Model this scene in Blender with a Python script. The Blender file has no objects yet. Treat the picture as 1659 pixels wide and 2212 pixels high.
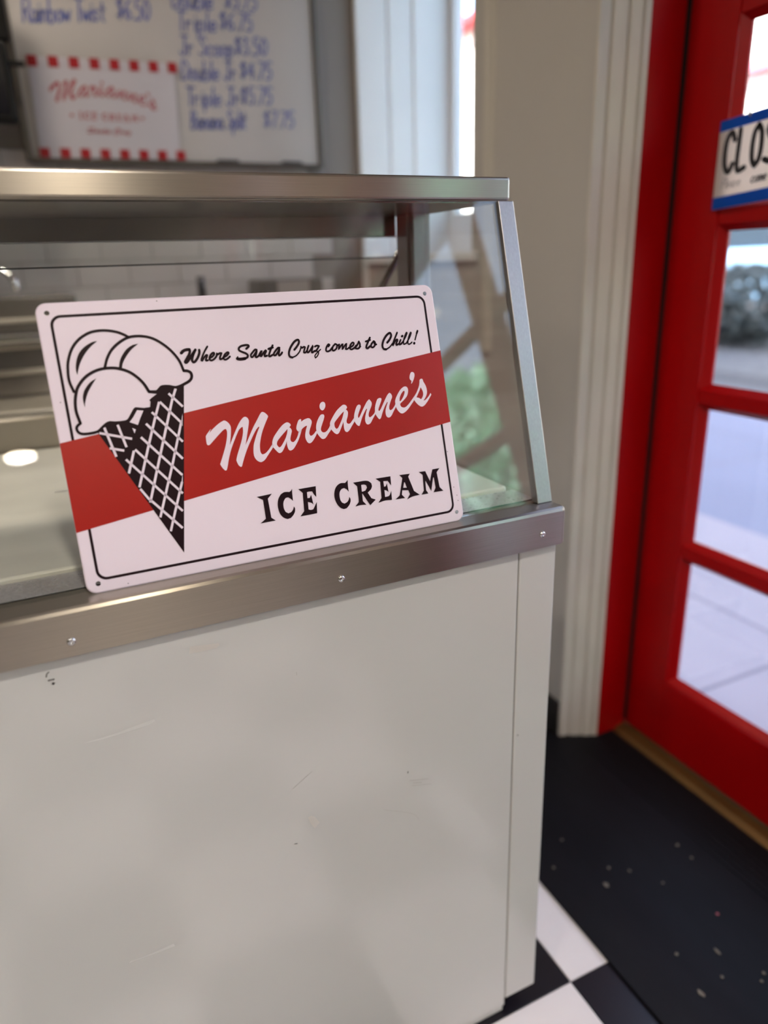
import bpy, bmesh, math, random
from mathutils import Vector, Matrix
from mathutils.geometry import tessellate_polygon
random.seed(7)
S = bpy.context.scene
COL = S.collection

# ------------------------------------------------------------------ camera
cam_d = bpy.data.cameras.new('camera'); cam = bpy.data.objects.new('camera', cam_d); COL.objects.link(cam)
S.camera = cam
CAM_LOC = Vector((-0.60125, -0.73738, 1.23697))
YAW, PITCH, ROLL = 0.43505, 0.33297, -0.03366
fwd = Vector((math.sin(YAW) * math.cos(PITCH), math.cos(YAW) * math.cos(PITCH), -math.sin(PITCH)))
rgt = Vector((math.cos(YAW), -math.sin(YAW), 0)); upv = rgt.cross(fwd)
r2 = rgt * math.cos(ROLL) + upv * math.sin(ROLL); u2 = upv * math.cos(ROLL) - rgt * math.sin(ROLL)
cam.matrix_world = Matrix(((r2.x, u2.x, -fwd.x, CAM_LOC.x), (r2.y, u2.y, -fwd.y, CAM_LOC.y), (r2.z, u2.z, -fwd.z, CAM_LOC.z), (0, 0, 0, 1)))
cam_d.sensor_fit = 'HORIZONTAL'; cam_d.sensor_width = 36.0; cam_d.lens = 1553.68489 / 1659 * 36.0
cam_d.clip_start = 0.02; cam_d.clip_end = 200
cam_d.dof.use_dof = True; cam_d.dof.focus_distance = 0.86; cam_d.dof.aperture_fstop = 2.4

# ------------------------------------------------------------------ sky, sun, exposure
W = bpy.data.worlds.new('sky'); S.world = W; W.use_nodes = True
wn = W.node_tree; wn.nodes.clear()
wo = wn.nodes.new('ShaderNodeOutputWorld'); wb = wn.nodes.new('ShaderNodeBackground'); ws = wn.nodes.new('ShaderNodeTexSky')
ws.sky_type = 'NISHITA'; ws.sun_disc = False; ws.sun_elevation = math.radians(38); ws.sun_rotation = math.radians(250)
ws.air_density = 1.0; ws.dust_density = 1.5; ws.ozone_density = 1.0
wb.inputs['Strength'].default_value = 1.2
hs = wn.nodes.new('ShaderNodeHueSaturation'); hs.inputs['Saturation'].default_value = 0.72
wn.links.new(ws.outputs[0], hs.inputs['Color']); wn.links.new(hs.outputs[0], wb.inputs['Color']); wn.links.new(wb.outputs[0], wo.inputs['Surface'])
sd = bpy.data.lights.new('sun', 'SUN'); sd.energy = 20.0; sd.angle = 0.01; sd.color = (1.0, 0.95, 0.87)
sun = bpy.data.objects.new('sun', sd); COL.objects.link(sun)
sun.rotation_euler = Vector((0.80, 0.25, -0.60)).to_track_quat('-Z', 'Y').to_euler()
vs = S.view_settings
vs.view_transform = 'Standard'; vs.look = 'None'; vs.gamma = 1.0; vs.use_curve_mapping = False; vs.exposure = 0.0
S.cycles.max_bounces = 10; S.cycles.diffuse_bounces = 5; S.cycles.glossy_bounces = 6; S.cycles.transparent_max_bounces = 24
S.cycles.use_denoising = True; S.cycles.caustics_reflective = False; S.cycles.caustics_refractive = False
S.cycles.sample_clamp_indirect = 10.0

# ------------------------------------------------------------------ materials
def srgb(r, g, b):
    f = lambda c: (c / 255 / 12.92) if c / 255 <= 0.04045 else ((c / 255 + 0.055) / 1.055) ** 2.4
    return (f(r), f(g), f(b), 1.0)
def mat(name, col, rough=0.5, metal=0.0, noise=0.0, nscale=40.0, stretch=(1, 1, 1), bump=0.0, aniso=0.0, grain=(0, 1, 1), coat=0.0, rvar=0.0, spec=0.5, bscale=None, col2=None):
    m = bpy.data.materials.new(name); m.use_nodes = True; t = m.node_tree; b = t.nodes['Principled BSDF']
    b.inputs['Roughness'].default_value = rough; b.inputs['Metallic'].default_value = metal
    b.inputs['Specular IOR Level'].default_value = spec
    if aniso:
        b.inputs['Anisotropic'].default_value = aniso   # brushed along x: highlights spread across the grain
        tv = t.nodes.new('ShaderNodeCombineXYZ')
        for k in range(3): tv.inputs[k].default_value = grain[k]
        t.links.new(tv.outputs[0], b.inputs['Tangent'])
    if coat: b.inputs['Coat Weight'].default_value = coat; b.inputs['Coat Roughness'].default_value = 0.08
    tc = t.nodes.new('ShaderNodeTexCoord'); mp = t.nodes.new('ShaderNodeMapping'); mp.inputs['Scale'].default_value = stretch
    nz = t.nodes.new('ShaderNodeTexNoise'); nz.inputs['Scale'].default_value = nscale; nz.inputs['Detail'].default_value = 6
    t.links.new(tc.outputs['Object'], mp.inputs[0]); t.links.new(mp.outputs[0], nz.inputs['Vector'])
    rp = t.nodes.new('ShaderNodeMapRange'); rp.inputs['From Min'].default_value = 0.3; rp.inputs['From Max'].default_value = 0.7
    t.links.new(nz.outputs['Fac'], rp.inputs['Value'])
    mx = t.nodes.new('ShaderNodeMix'); mx.data_type = 'RGBA'
    c2 = col2 if col2 else tuple(max(0, c * (1 - noise)) for c in col[:3]) + (1,)
    mx.inputs[6].default_value = col; mx.inputs[7].default_value = c2
    t.links.new(rp.outputs[0], mx.inputs[0]); t.links.new(mx.outputs[2], b.inputs['Base Color'])
    if rvar:
        rr = t.nodes.new('ShaderNodeMapRange'); rr.inputs['To Min'].default_value = max(0.02, rough - rvar); rr.inputs['To Max'].default_value = rough + rvar
        t.links.new(nz.outputs['Fac'], rr.inputs['Value']); t.links.new(rr.outputs[0], b.inputs['Roughness'])
    if bump:
        bp = t.nodes.new('ShaderNodeBump'); bp.inputs['Strength'].default_value = bump; bp.inputs['Distance'].default_value = 0.002
        src = nz
        if bscale:
            src = t.nodes.new('ShaderNodeTexNoise'); src.inputs['Scale'].default_value = bscale; t.links.new(mp.outputs[0], src.inputs['Vector'])
        t.links.new(src.outputs['Fac'], bp.inputs['Height']); t.links.new(bp.outputs[0], b.inputs['Normal'])
    return m
def emit(name, col, strength):
    m = bpy.data.materials.new(name); m.use_nodes = True; t = m.node_tree; b = t.nodes['Principled BSDF']
    b.inputs['Base Color'].default_value = col; b.inputs['Emission Color'].default_value = col; b.inputs['Emission Strength'].default_value = strength
    return m
def glass(name, tint=(0.97, 0.985, 0.98, 1), r0=0.055, rough=0.0):
    # clear sheet glass: transmission plus a Fresnel (Schlick) mirror on each face
    m = bpy.data.materials.new(name); m.use_nodes = True; t = m.node_tree; t.nodes.clear()
    out = t.nodes.new('ShaderNodeOutputMaterial'); mix = t.nodes.new('ShaderNodeMixShader')
    tr = t.nodes.new('ShaderNodeBsdfTransparent'); tr.inputs[0].default_value = tint
    gl = t.nodes.new('ShaderNodeBsdfGlossy'); gl.inputs['Roughness'].default_value = rough
    ge = t.nodes.new('ShaderNodeNewGeometry'); dt = t.nodes.new('ShaderNodeVectorMath'); dt.operation = 'DOT_PRODUCT'
    t.links.new(ge.outputs['Normal'], dt.inputs[0]); t.links.new(ge.outputs['Incoming'], dt.inputs[1])
    def mth(op, a=None, b=None, v=None):
        n = t.nodes.new('ShaderNodeMath'); n.operation = op
        if a: t.links.new(a, n.inputs[0])
        if b: t.links.new(b, n.inputs[1])
        if v is not None: n.inputs[v[0]].default_value = v[1]
        return n
    ab = mth('ABSOLUTE', dt.outputs['Value']); om = mth('SUBTRACT', None, ab.outputs[0], (0, 1.0)); pw = mth('POWER', om.outputs[0], None, (1, 5.0))
    ml = mth('MULTIPLY', pw.outputs[0], None, (1, 1 - r0)); ad = mth('ADD', ml.outputs[0], None, (1, r0)); ad.use_clamp = True
    t.links.new(ad.outputs[0], mix.inputs[0]); t.links.new(tr.outputs[0], mix.inputs[1]); t.links.new(gl.outputs[0], mix.inputs[2])
    t.links.new(mix.outputs[0], out.inputs['Surface'])
    return m

M = {
 'steel': mat('brushed_steel', (0.46, 0.42, 0.37, 1), 0.29, 1.0, 0.10, 40, (0.35, 30, 30), 0.0, aniso=0.9, rvar=0.03),
 'steel_v': mat('satin_steel', (0.42, 0.40, 0.405, 1), 0.4, 1.0, 0.12, 90, (8, 8, 1), 0.03, rvar=0.05),
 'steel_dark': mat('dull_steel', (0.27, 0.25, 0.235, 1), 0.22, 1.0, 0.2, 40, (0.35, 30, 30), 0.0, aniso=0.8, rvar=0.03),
 'steel_frost': mat('frosted_steel', (0.66, 0.62, 0.63, 1), 0.3, 0.35, 0.3, 140, (1, 1, 1), 0.25, rvar=0.12),
 'enamel': mat('white_enamel', srgb(200, 199, 197), 0.16, 0.0, 0.03, 5, bump=0.012, bscale=220, spec=0.6),
 'seam': mat('seam_shadow_gasket', srgb(120, 116, 108), 0.7),
 'dark': mat('dark_plastic', srgb(24, 23, 24), 0.6),
 'lid': mat('lid_plastic', srgb(236, 231, 220), 0.22, 0.0, 0.12, 7, (1, 2.2, 1), 0.05, bscale=60, rvar=0.06, spec=0.6),
 'glass': glass('clear_glass'), 'glass_door': glass('door_glass', (0.98, 0.99, 1.0, 1)),
 'glass_edge': mat('glass_edge', srgb(42, 44, 46), 0.3),
 'sign_white': mat('sign_enamel', srgb(238, 223, 236), 0.36, 0.0, 0.02, 6, spec=0.4),
 'sign_red': mat('sign_red', srgb(172, 14, 6), 0.32, 0.0, 0.14, 9, spec=0.4),
 'sign_black': mat('sign_black', srgb(32, 14, 21), 0.4, spec=0.12),
 'sign_back': mat('tin', (0.5, 0.5, 0.5, 1), 0.4, 1.0),
 'wall': mat('beige_paint', srgb(188, 182, 176), 0.6, 0.0, 0.04, 3, bump=0.04, bscale=300),
 'taupe': mat('taupe_paint', srgb(140, 130, 124), 0.6, 0.0, 0.04, 3),
 'olive': mat('olive_paint', srgb(104, 98, 78), 0.6, 0.0, 0.05, 3),
 'white_paint': mat('white_paint', srgb(246, 246, 248), 0.4, 0.0, 0.04, 4),
 'casing': mat('worn_white_paint', srgb(206, 199, 188), 0.45, 0.0, 0.12, 18, (1, 1, 0.3)),
 'ceiling': mat('ceiling_paint', srgb(225, 222, 214), 0.8),
 'red': mat('red_door_paint', srgb(160, 1, 5), 0.35, 0.0, 0.08, 5, spec=0.25),
 'red_groove': mat('weatherstrip', srgb(18, 8, 10), 0.7),
 'brass': mat('worn_bronze', srgb(120, 86, 44), 0.4, 0.6, 0.4, 25, (1, 0.2, 1)),
 'tile_w': mat('white_vinyl', srgb(232, 226, 228), 0.3, 0.0, 0.05, 9), 'tile_b': mat('black_vinyl', srgb(20, 17, 26), 0.3, 0.0, 0.2, 12),
 'grout': mat('dark_grout', srgb(40, 38, 40), 0.8),
 'mat': mat('black_rubber', srgb(16, 15, 20), 0.6, 0.0, 0.35, 30, (1, 0.25, 1), 0.15, spec=0.2),
 'crumb': mat('pale_crumb', srgb(112, 106, 97), 0.8), 'crumb_p': mat('pink_crumb', srgb(176, 96, 110), 0.8),
 'wtile': mat('glazed_tile', srgb(205, 196, 194), 0.22, 0.0, 0.04, 4), 'base': mat('black_vinyl_base', srgb(30, 27, 27), 0.5),
 'board': mat('whiteboard', srgb(190, 184, 182), 0.25, 0.0, 0.03, 3), 'frame': mat('grey_frame', srgb(96, 90, 84), 0.4, 0.6),
 'paper': mat('banner_paper', srgb(200, 194, 202), 0.5), 'banner_red': mat('banner_red', srgb(168, 10, 24), 0.5), 'banner_script': mat('banner_script', srgb(172, 74, 78), 0.5),
 'marker': mat('blue_marker', srgb(92, 102, 166), 0.6),
 'monitor': mat('black_plastic', srgb(8, 8, 10), 0.4, spec=0.25), 'screen': mat('dark_screen', srgb(14, 16, 26), 0.08),
 'sign_blue': mat('sign_blue', srgb(4, 98, 206), 0.4), 'sign_cream': mat('closed_card', srgb(226, 216, 208), 0.5), 'ink': mat('black_ink', srgb(28, 26, 30), 0.5), 'ink_grey': mat('grey_ink', srgb(120, 114, 112), 0.5),
 'clear': mat('clear_hook', srgb(190, 192, 192), 0.2),
 'scuff': mat('scuff', srgb(176, 174, 171), 0.5), 'scuff_d': mat('dark_scuff', srgb(128, 125, 122), 0.5), 'tape': mat('tape_residue', srgb(200, 195, 190), 0.4), 'tape_l': mat('tape_pale', srgb(206, 205, 203), 0.28),
 'joint': mat('paving_joint', srgb(126, 120, 134), 0.9), 'walk_shaded': mat('shaded_concrete', srgb(124, 126, 150), 0.8, 0.0, 0.1, 1.2), 'walk': mat('pale_concrete', srgb(158, 150, 162), 0.8, 0.0, 0.1, 1.2), 'asphalt': mat('asphalt', srgb(112, 110, 112), 0.9, 0.0, 0.4, 6), 'kerb': mat('kerb_concrete', srgb(100, 98, 104), 0.9),
 'stucco': mat('white_stucco', srgb(238, 236, 230), 0.9), 'awning': mat('pink_awning', srgb(226, 120, 140), 0.8), 'terracotta': mat('red_trim', srgb(196, 60, 66), 0.8), 'win': mat('far_window', srgb(70, 80, 96), 0.1),
 'car': mat('pale_blue_car_paint', srgb(150, 190, 226), 0.2, 0.0, coat=0.5), 'tyre': mat('tyre', srgb(26, 26, 28), 0.8), 'carglass': mat('car_glass', srgb(40, 54, 66), 0.05),
 'leaf': mat('pale_green_leaves', srgb(196, 240, 212), 0.8, 0.0, 0.5, 1.2, col2=srgb(140, 206, 168)), 'bush': mat('grey_bush', srgb(96, 104, 104), 0.9, 0.0, 0.5, 9), 'kerb_shade': mat('kerb_shade_asphalt', srgb(64, 64, 70), 0.8), 'trunk': mat('bark', srgb(90, 76, 64), 0.9),
 'chrome': mat('chrome', (0.75, 0.75, 0.76, 1), 0.12, 1.0),
 'bottle': mat('dark_bottle', srgb(40, 40, 50), 0.3), 'appliance': mat('grey_appliance', srgb(104, 98, 94), 0.4, 0.3), 'label': mat('pale_label', srgb(170, 160, 156), 0.5),
 'lamp': emit('lamp_glow', (1.0, 0.84, 0.58, 1), 60.0), 'lamp_trim': mat('lamp_trim', srgb(235, 232, 226), 0.5),
}

def translucent(m, k):
    # thin plastic that lets some daylight through from behind
    n = m.node_tree; b = n.nodes['Principled BSDF']; tl = n.nodes.new('ShaderNodeBsdfTranslucent'); mx = n.nodes.new('ShaderNodeMixShader'); mx.inputs[0].default_value = k
    src = b.inputs['Base Color'].links[0].from_socket; n.links.new(src, tl.inputs['Color'])
    out = [q for q in n.nodes if q.type == 'OUTPUT_MATERIAL'][0]
    n.links.new(b.outputs[0], mx.inputs[1]); n.links.new(tl.outputs[0], mx.inputs[2]); n.links.new(mx.outputs[0], out.inputs['Surface'])
translucent(M['sign_cream'], 0.6); translucent(M['sign_blue'], 0.5)

# ------------------------------------------------------------------ mesh helpers
def link(name, me, m, parent=None):
    o = bpy.data.objects.new(name, me); COL.objects.link(o)
    if m is not None: me.materials.append(m)
    if parent is not None: o.parent = parent; o.matrix_parent_inverse = parent.matrix_world.inverted()
    return o
def frombm(name, bm, m, parent=None, smooth=False):
    bmesh.ops.recalc_face_normals(bm, faces=bm.faces)
    me = bpy.data.meshes.new(name); bm.to_mesh(me); bm.free()
    if smooth:
        for p in me.polygons: p.use_smooth = True
    return link(name, me, m, parent)
def addbox(bm, a, b):
    r = bmesh.ops.create_cube(bm, size=1.0); c = [(a[i] + b[i]) / 2 for i in range(3)]; s = [abs(b[i] - a[i]) for i in range(3)]
    for v in r['verts']: v.co = Vector((c[0] + v.co.x * s[0], c[1] + v.co.y * s[1], c[2] + v.co.z * s[2]))
    return r['verts']
def box(name, a, b, m, parent=None, bev=0.0, seg=2):
    bm = bmesh.new(); addbox(bm, a, b)
    if bev: bmesh.ops.bevel(bm, geom=list(bm.edges), offset=bev, segments=seg, profile=0.5, affect='EDGES')
    return frombm(name, bm, m, parent, smooth=False)
def boxes(name, lst, m, parent=None, bev=0.0):
    bm = bmesh.new()
    for a, b in lst: addbox(bm, a, b)
    if bev: bmesh.ops.bevel(bm, geom=list(bm.edges), offset=bev, segments=2, profile=0.5, affect='EDGES')
    return frombm(name, bm, m, parent)
def addprism(bm, pts, axis, lo, hi):
    def mk(p, h):
        if axis == 0: return Vector((h, p[0], p[1]))
        if axis == 1: return Vector((p[0], h, p[1]))
        return Vector((p[0], p[1], h))
    A = [bm.verts.new(mk(p, lo)) for p in pts]; B = [bm.verts.new(mk(p, hi)) for p in pts]; n = len(pts)
    for i in range(n): bm.faces.new((A[i], A[(i + 1) % n], B[(i + 1) % n], B[i]))
    bm.faces.new(A[::-1]); bm.faces.new(B)
def prism(name, pts, axis, lo, hi, m, parent=None, bev=0.0, smooth=False):
    bm = bmesh.new(); addprism(bm, pts, axis, lo, hi)
    if bev: bmesh.ops.bevel(bm, geom=list(bm.edges), offset=bev, segments=2, profile=0.5, affect='EDGES')
    return frombm(name, bm, m, parent, smooth)
def addlathe(bm, prof, c, seg=20, axis=2):
    rings = []
    for r, h in prof:
        ring = []
        for k in range(seg):
            t = 2 * math.pi * k / seg; p = (r * math.cos(t), r * math.sin(t), h)
            if axis == 1: p = (p[0], p[2], p[1])
            if axis == 0: p = (p[2], p[0], p[1])
            ring.append(bm.verts.new(Vector(c) + Vector(p)))
        rings.append(ring)
    for a, b in zip(rings, rings[1:]):
        for k in range(seg): bm.faces.new((a[k], a[(k + 1) % seg], b[(k + 1) % seg], b[k]))
    bm.faces.new(rings[0][::-1]); bm.faces.new(rings[-1])
def lathe(name, prof, c, m, parent=None, seg=20, axis=2, smooth=True):
    bm = bmesh.new(); addlathe(bm, prof, c, seg, axis)
    o = frombm(name, bm, m, parent, smooth)
    return o
def addtube(bm, pts, r, seg=8):
    pts = [Vector(p) for p in pts]; rings = []
    for i, p in enumerate(pts):
        d = (pts[min(i + 1, len(pts) - 1)] - pts[max(i - 1, 0)]).normalized()
        a = d.orthogonal().normalized() if i == 0 else (pa - d * pa.dot(d)).normalized()
        pa = a; b = d.cross(a)
        rings.append([bm.verts.new(p + (a * math.cos(2 * math.pi * k / seg) + b * math.sin(2 * math.pi * k / seg)) * r) for k in range(seg)])
    for A, B in zip(rings, rings[1:]):
        for k in range(seg): bm.faces.new((A[k], A[(k + 1) % seg], B[(k + 1) % seg], B[k]))
    bm.faces.new(rings[0][::-1]); bm.faces.new(rings[-1])
def tube(name, pts, r, m, parent=None, seg=10):
    bm = bmesh.new(); addtube(bm, pts, r, seg); return frombm(name, bm, m, parent, True)
def thing(name, label, cat, loc=(0, 0, 0), group=None):
    o = bpy.data.objects.new(name, None); COL.objects.link(o); o.location = loc; o.empty_display_size = 0.1
    o.matrix_world = Matrix.Translation(Vector(loc)); return tag(o, label, cat, group)
def tag(o, label, cat, group=None):
    o['label'] = label; o['category'] = cat
    if group: o['group'] = group
    return o
def struct(o, label=None):
    o['kind'] = 'structure'
    if label: o['label'] = label
    return o

# flat print: outlines and pen strokes laid on a plane given by an origin, two axes and a normal
def catmull(pts, n=4, closed=False, corner=55):
    P = [Vector((p[0], p[1])) for p in pts]; N = len(P); out = []
    if N < 3 and not closed: return P
    def sharp(i):
        if not closed and i in (0, N - 1): return True
        a = P[i] - P[i - 1]; b = P[(i + 1) % N] - P[i]
        return a.length > 1e-9 and b.length > 1e-9 and abs(a.angle(b)) > math.radians(corner)
    rng = range(N if closed else N - 1)
    for i in rng:
        p1, p2 = P[i], P[(i + 1) % N]
        p0 = P[i - 1] if (closed or i > 0) and not sharp(i) else p1 - (p2 - p1)
        j = (i + 1) % N
        p3 = P[(i + 2) % N] if (closed or i + 2 < N) and not sharp(j) else p2 + (p2 - p1)
        for k in range(n):
            t = k / n
            out.append(0.5 * ((2 * p1) + (p2 - p0) * t + (2 * p0 - 5 * p1 + 4 * p2 - p3) * t * t + (3 * p1 - p0 - 3 * p2 + p3) * t ** 3))
    if not closed: out.append(P[-1])
    return out
class Plane:
    def __init__(s, o, ux, uy, n, k=0.001): s.o, s.ux, s.uy, s.n, s.k = Vector(o), Vector(ux), Vector(uy), Vector(n), k
    def at(s, p, h=0.0): return s.o + s.ux * (p[0] * s.k) + s.uy * (p[1] * s.k) + s.n * h
def fill(bm, pl, loops, h):
    vs = [[Vector((p[0], p[1], 0)) for p in l] for l in loops]
    tri = tessellate_polygon(vs); flat = [p for l in vs for p in l]
    bv = [bm.verts.new(pl.at(p, h)) for p in flat]
    for t in tri:
        try: bm.faces.new([bv[i] for i in t])
        except ValueError: pass
def stroke(bm, pl, pts, w, h, n=4):
    P = catmull(pts, n, corner=100); r = w / 2; L, Rr = [], []
    for i, p in enumerate(P):
        d = P[min(i + 1, len(P) - 1)] - P[max(i - 1, 0)]
        d = d.normalized() if d.length > 1e-9 else Vector((1, 0))
        nn = Vector((-d.y, d.x)); L.append(bm.verts.new(pl.at(p + nn * r, h))); Rr.append(bm.verts.new(pl.at(p - nn * r, h)))
    for i in range(len(P) - 1): bm.faces.new((L[i], Rr[i], Rr[i + 1], L[i + 1]))
    for p in (P[0], P[-1]):
        bm.faces.new([bm.verts.new(pl.at(p + Vector((math.cos(a), math.sin(a))) * r, h)) for a in [2 * math.pi * k / 10 for k in range(10)]])
def printed(name, build, m, parent):
    bm = bmesh.new(); build(bm); me = bpy.data.meshes.new(name); bm.to_mesh(me); bm.free(); return link(name, me, m, parent)

# ------------------------------------------------------------------ the room
XW, XO, YB, YF, XL, ZC = 0.512, 0.88, 1.745, -6.6, -4.2, 2.72
floor = struct(box('floor', (XL, YF, -0.08), (XO, YB, -0.003), M['grout']), 'black and white checkered floor')
TS = 0.305; TX, TY = 0.078, -0.008
tile_me = {}
for c in 'wb':
    bm = bmesh.new(); addbox(bm, (0.0008, 0.0008, -0.004), (TS - 0.0008, TS - 0.0008, 0.0)); bmesh.ops.bevel(bm, geom=[e for e in bm.edges if all(v.co.z > -0.001 for v in e.verts)], offset=0.0008, segments=1, affect='EDGES')
    tile_me[c] = bpy.data.meshes.new('floor_tile'); bm.to_mesh(tile_me[c]); bm.free(); tile_me[c].materials.append(M['tile_' + c])
for i in range(-12, 2):
    for j in range(-10, 5):
        if TX + i * TS > 0.45 or TY + (j + 1) * TS > YB: continue
        o = bpy.data.objects.new('tile', tile_me['w' if (i + j) % 2 == 0 else 'b']); COL.objects.link(o)
        o.location = (TX + i * TS, TY + j * TS, 0.0); o.parent = floor
struct(box('ceiling', (XL, YF, ZC), (XO, YB + 0.15, ZC + 0.12), M['ceiling']), 'white painted ceiling')
struct(box('wall_left', (XL - 0.15, YF, 0), (XL, YB, ZC), M['olive']), 'dark olive painted wall')
struct(box('wall_front', (XL, YF - 0.15, 0), (XO, YF, ZC), M['olive']), 'dark olive painted wall')
wall_back = struct(box('wall_back', (XL, YB, 0), (XO, YB + 0.15, ZC), M['taupe']), 'taupe painted back wall with white tiles')
# the door wall: solid pieces round the double door, the bay window behind the cabinet and the added shop window
WY0, WY1, WZ0, WZ1 = 1.036, 1.73, 1.255, 2.45        # bay window
DY0, DY1, DZ = -1.70, 0.562, 2.2                     # double door
SY0, SY1, SZ0, SZ1 = -3.7, -2.2, 0.55, 2.2           # shop window out of view, added for daylight from the right
HT = 9.0  # upper walls raised out of view to shade the road
struct(boxes('wall_right', [((XW, WY1, 0), (XO, YB + 0.15, HT)), ((XW, DY1, 0), (XO, WY0, HT)), ((XW, WY0, 0), (XO, WY1, WZ0)), ((XW, WY0, WZ1), (XO, WY1, HT)),
    ((XW, DY0, DZ), (XO, DY1, HT)), ((XW, SY1, 0), (XO, DY0, HT)), ((XW, SY0, 0), (XO, SY1, SZ0)), ((XW, SY0, SZ1), (XO, SY1, HT)), ((XW, YF - 0.15, 0), (XO, SY0, HT))], M['wall']), 'beige painted side wall')
struct(box('wall_sunblock', (XL - 0.15, YB + 0.16, 0), (XO, 24, HT), M['stucco']), 'plain unseen block added to shade the street')  # out of view, added so the sun misses the road
struct(box('roof', (XL - 0.15, YF - 0.15, HT), (XO, YB + 0.15, HT + 0.2), M['ceiling']))  # unseen slab on the raised walls, added for its shade outside
# wall tiles behind the service counter
tw, thh = 0.152, 0.0755
bm = bmesh.new(); addbox(bm, (0.0012, -0.006, 0.0012), (tw - 0.0012, 0, thh - 0.0012)); bmesh.ops.bevel(bm, geom=[e for e in bm.edges if all(v.co.y < -0.005 for v in e.verts)], offset=0.0015, segments=1, affect='EDGES')
wt_me = bpy.data.meshes.new('wall_tile'); bm.to_mesh(wt_me); bm.free(); wt_me.materials.append(M['wtile'])
for r in range(9):
    for c in range(13):
        x = -1.665 + c * tw + (tw / 2 if r % 2 else 0); z = 0.894 + r * thh
        if x + tw > 0.42: continue
        o = bpy.data.objects.new('tile', wt_me); COL.objects.link(o); o.location = (x, YB, z); o.parent = wall_back
# white window reveal boards on the far jamb
rv = struct(prism('trim_1', [(XW - 0.012, WY1 + 0.012), (XW - 0.012, WY1 - 0.01), (0.60, WY1 - 0.012), (0.608, WY1 - 0.002), (0.616, WY1 - 0.012), (0.70, WY1 - 0.014), (0.705, WY1 - 0.02), (0.86, WY1 - 0.02), (0.86, WY1 + 0.012)], 2, 0.9, WZ1, M['white_paint']), 'white boards lining the far side of the window')
struct(box('trim_2', (XW - 0.02, WY0 - 0.03, WZ0 - 0.02), (XO - 0.02, WY1 - 0.021, WZ0 + 0.004), M['white_paint'], bev=0.004), 'white window sill')
struct(prism('trim_3', [(XW, 0.935), (XW - 0.012, 0.945), (XW - 0.014, 0.965), (XW - 0.006, 0.972), (XW, 0.975)], 2, 1.0, 1.86, M['casing']), 'narrow pale moulding beside the window')
win = struct(boxes('window_1', [((0.84, WY0, WZ0 + 0.004), (0.875, WY0 + 0.03, WZ1)), ((0.84, WY1 - 0.05, WZ0 + 0.004), (0.875, WY1 - 0.021, WZ1)), ((0.84, WY0 + 0.03, WZ0 + 0.004), (0.875, WY1 - 0.05, WZ0 + 0.14)), ((0.84, WY0 + 0.03, WZ1 - 0.05), (0.875, WY1 - 0.05, WZ1))], M['white_paint']), 'white framed window')
box('pane', (0.855, WY0 + 0.03, WZ0 + 0.14), (0.860, WY1 - 0.05, WZ1 - 0.05), M['glass_door'], win)
w2 = struct(boxes('window_added', [((0.70, SY0, SZ0), (0.76, SY0 + 0.08, SZ1)), ((0.70, SY1 - 0.08, SZ0), (0.76, SY1, SZ1)), ((0.70, SY0 + 0.08, SZ0), (0.76, SY1 - 0.08, SZ0 + 0.1)), ((0.70, SY0 + 0.08, SZ1 - 0.08), (0.76, SY1 - 0.08, SZ1)), ((0.70, -2.99, SZ0 + 0.1), (0.76, -2.91, SZ1 - 0.08))], M['red']), 'unseen red framed shop window added for side daylight')
box('pane', (0.725, SY0 + 0.08, SZ0 + 0.1), (0.73, -2.99, SZ1 - 0.08), M['glass_door'], w2); box('pane', (0.725, -2.91, SZ0 + 0.1), (0.73, SY1 - 0.08, SZ1 - 0.08), M['glass_door'], w2)
# splayed ribbed casing at the hinge side of the door and the red frame
cs = [(XW - 0.0005, 0.572), (XW - 0.005, 0.570), (XW - 0.005, 0.563), (0.527, 0.556), (0.530, 0.5605), (0.534, 0.552), (0.556, 0.540), (0.559, 0.545), (0.563, 0.536), (0.580, 0.526), (0.583, 0.531), (0.587, 0.523), (0.597, 0.519), (0.600, 0.572)]
struct(prism('trim_4', cs, 2, 0.0, DZ + 0.04, M['casing']), 'worn cream door casing with ribbed profile')
struct(prism('trim_5', [(XW - 0.0005, -1.74), (XW - 0.010, -1.73), (XW - 0.010, -1.705), (0.597, -1.66), (0.600, -1.74)], 2, 0.0, DZ + 0.04, M['casing']), 'cream door casing')
struct(boxes('trim_6', [((0.597, 0.519, 0.0), (0.688, 0.562, DZ)), ((0.688, 0.534, 0.0), (0.80, 0.562, DZ)), ((0.597, -1.72, 0.0), (0.688, -1.65, DZ)), ((0.688, -1.72, 0.0), (0.80, -1.652, DZ)), ((0.597, -1.65, 2.085), (0.688, 0.519, DZ)), ((0.688, -1.652, 2.098), (0.80, 0.534, DZ))], M['red']), 'red door frame')
struct(box('trim_7', (0.6895, 0.5095, 0.03), (0.70, 0.5335, 2.08), M['red_groove']), 'black weatherstrip in the door gap')
struct(prism('trim_8', [(0.655, 0.0), (0.668, 0.012), (0.688, 0.016), (0.76, 0.016), (0.80, 0.0)], 1, -1.65, 0.519, M['brass']), 'worn bronze door threshold')
struct(box('baseboard_right', (XW - 0.012, 0.574, 0.0), (XW, YB, 0.105), M['base'], bev=0.003), 'black vinyl baseboard')
struct(box('baseboard_back', (XL, YB - 0.012, 0.0), (XW - 0.02, YB, 0.105), M['base'], bev=0.003), 'black vinyl baseboard')

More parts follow.
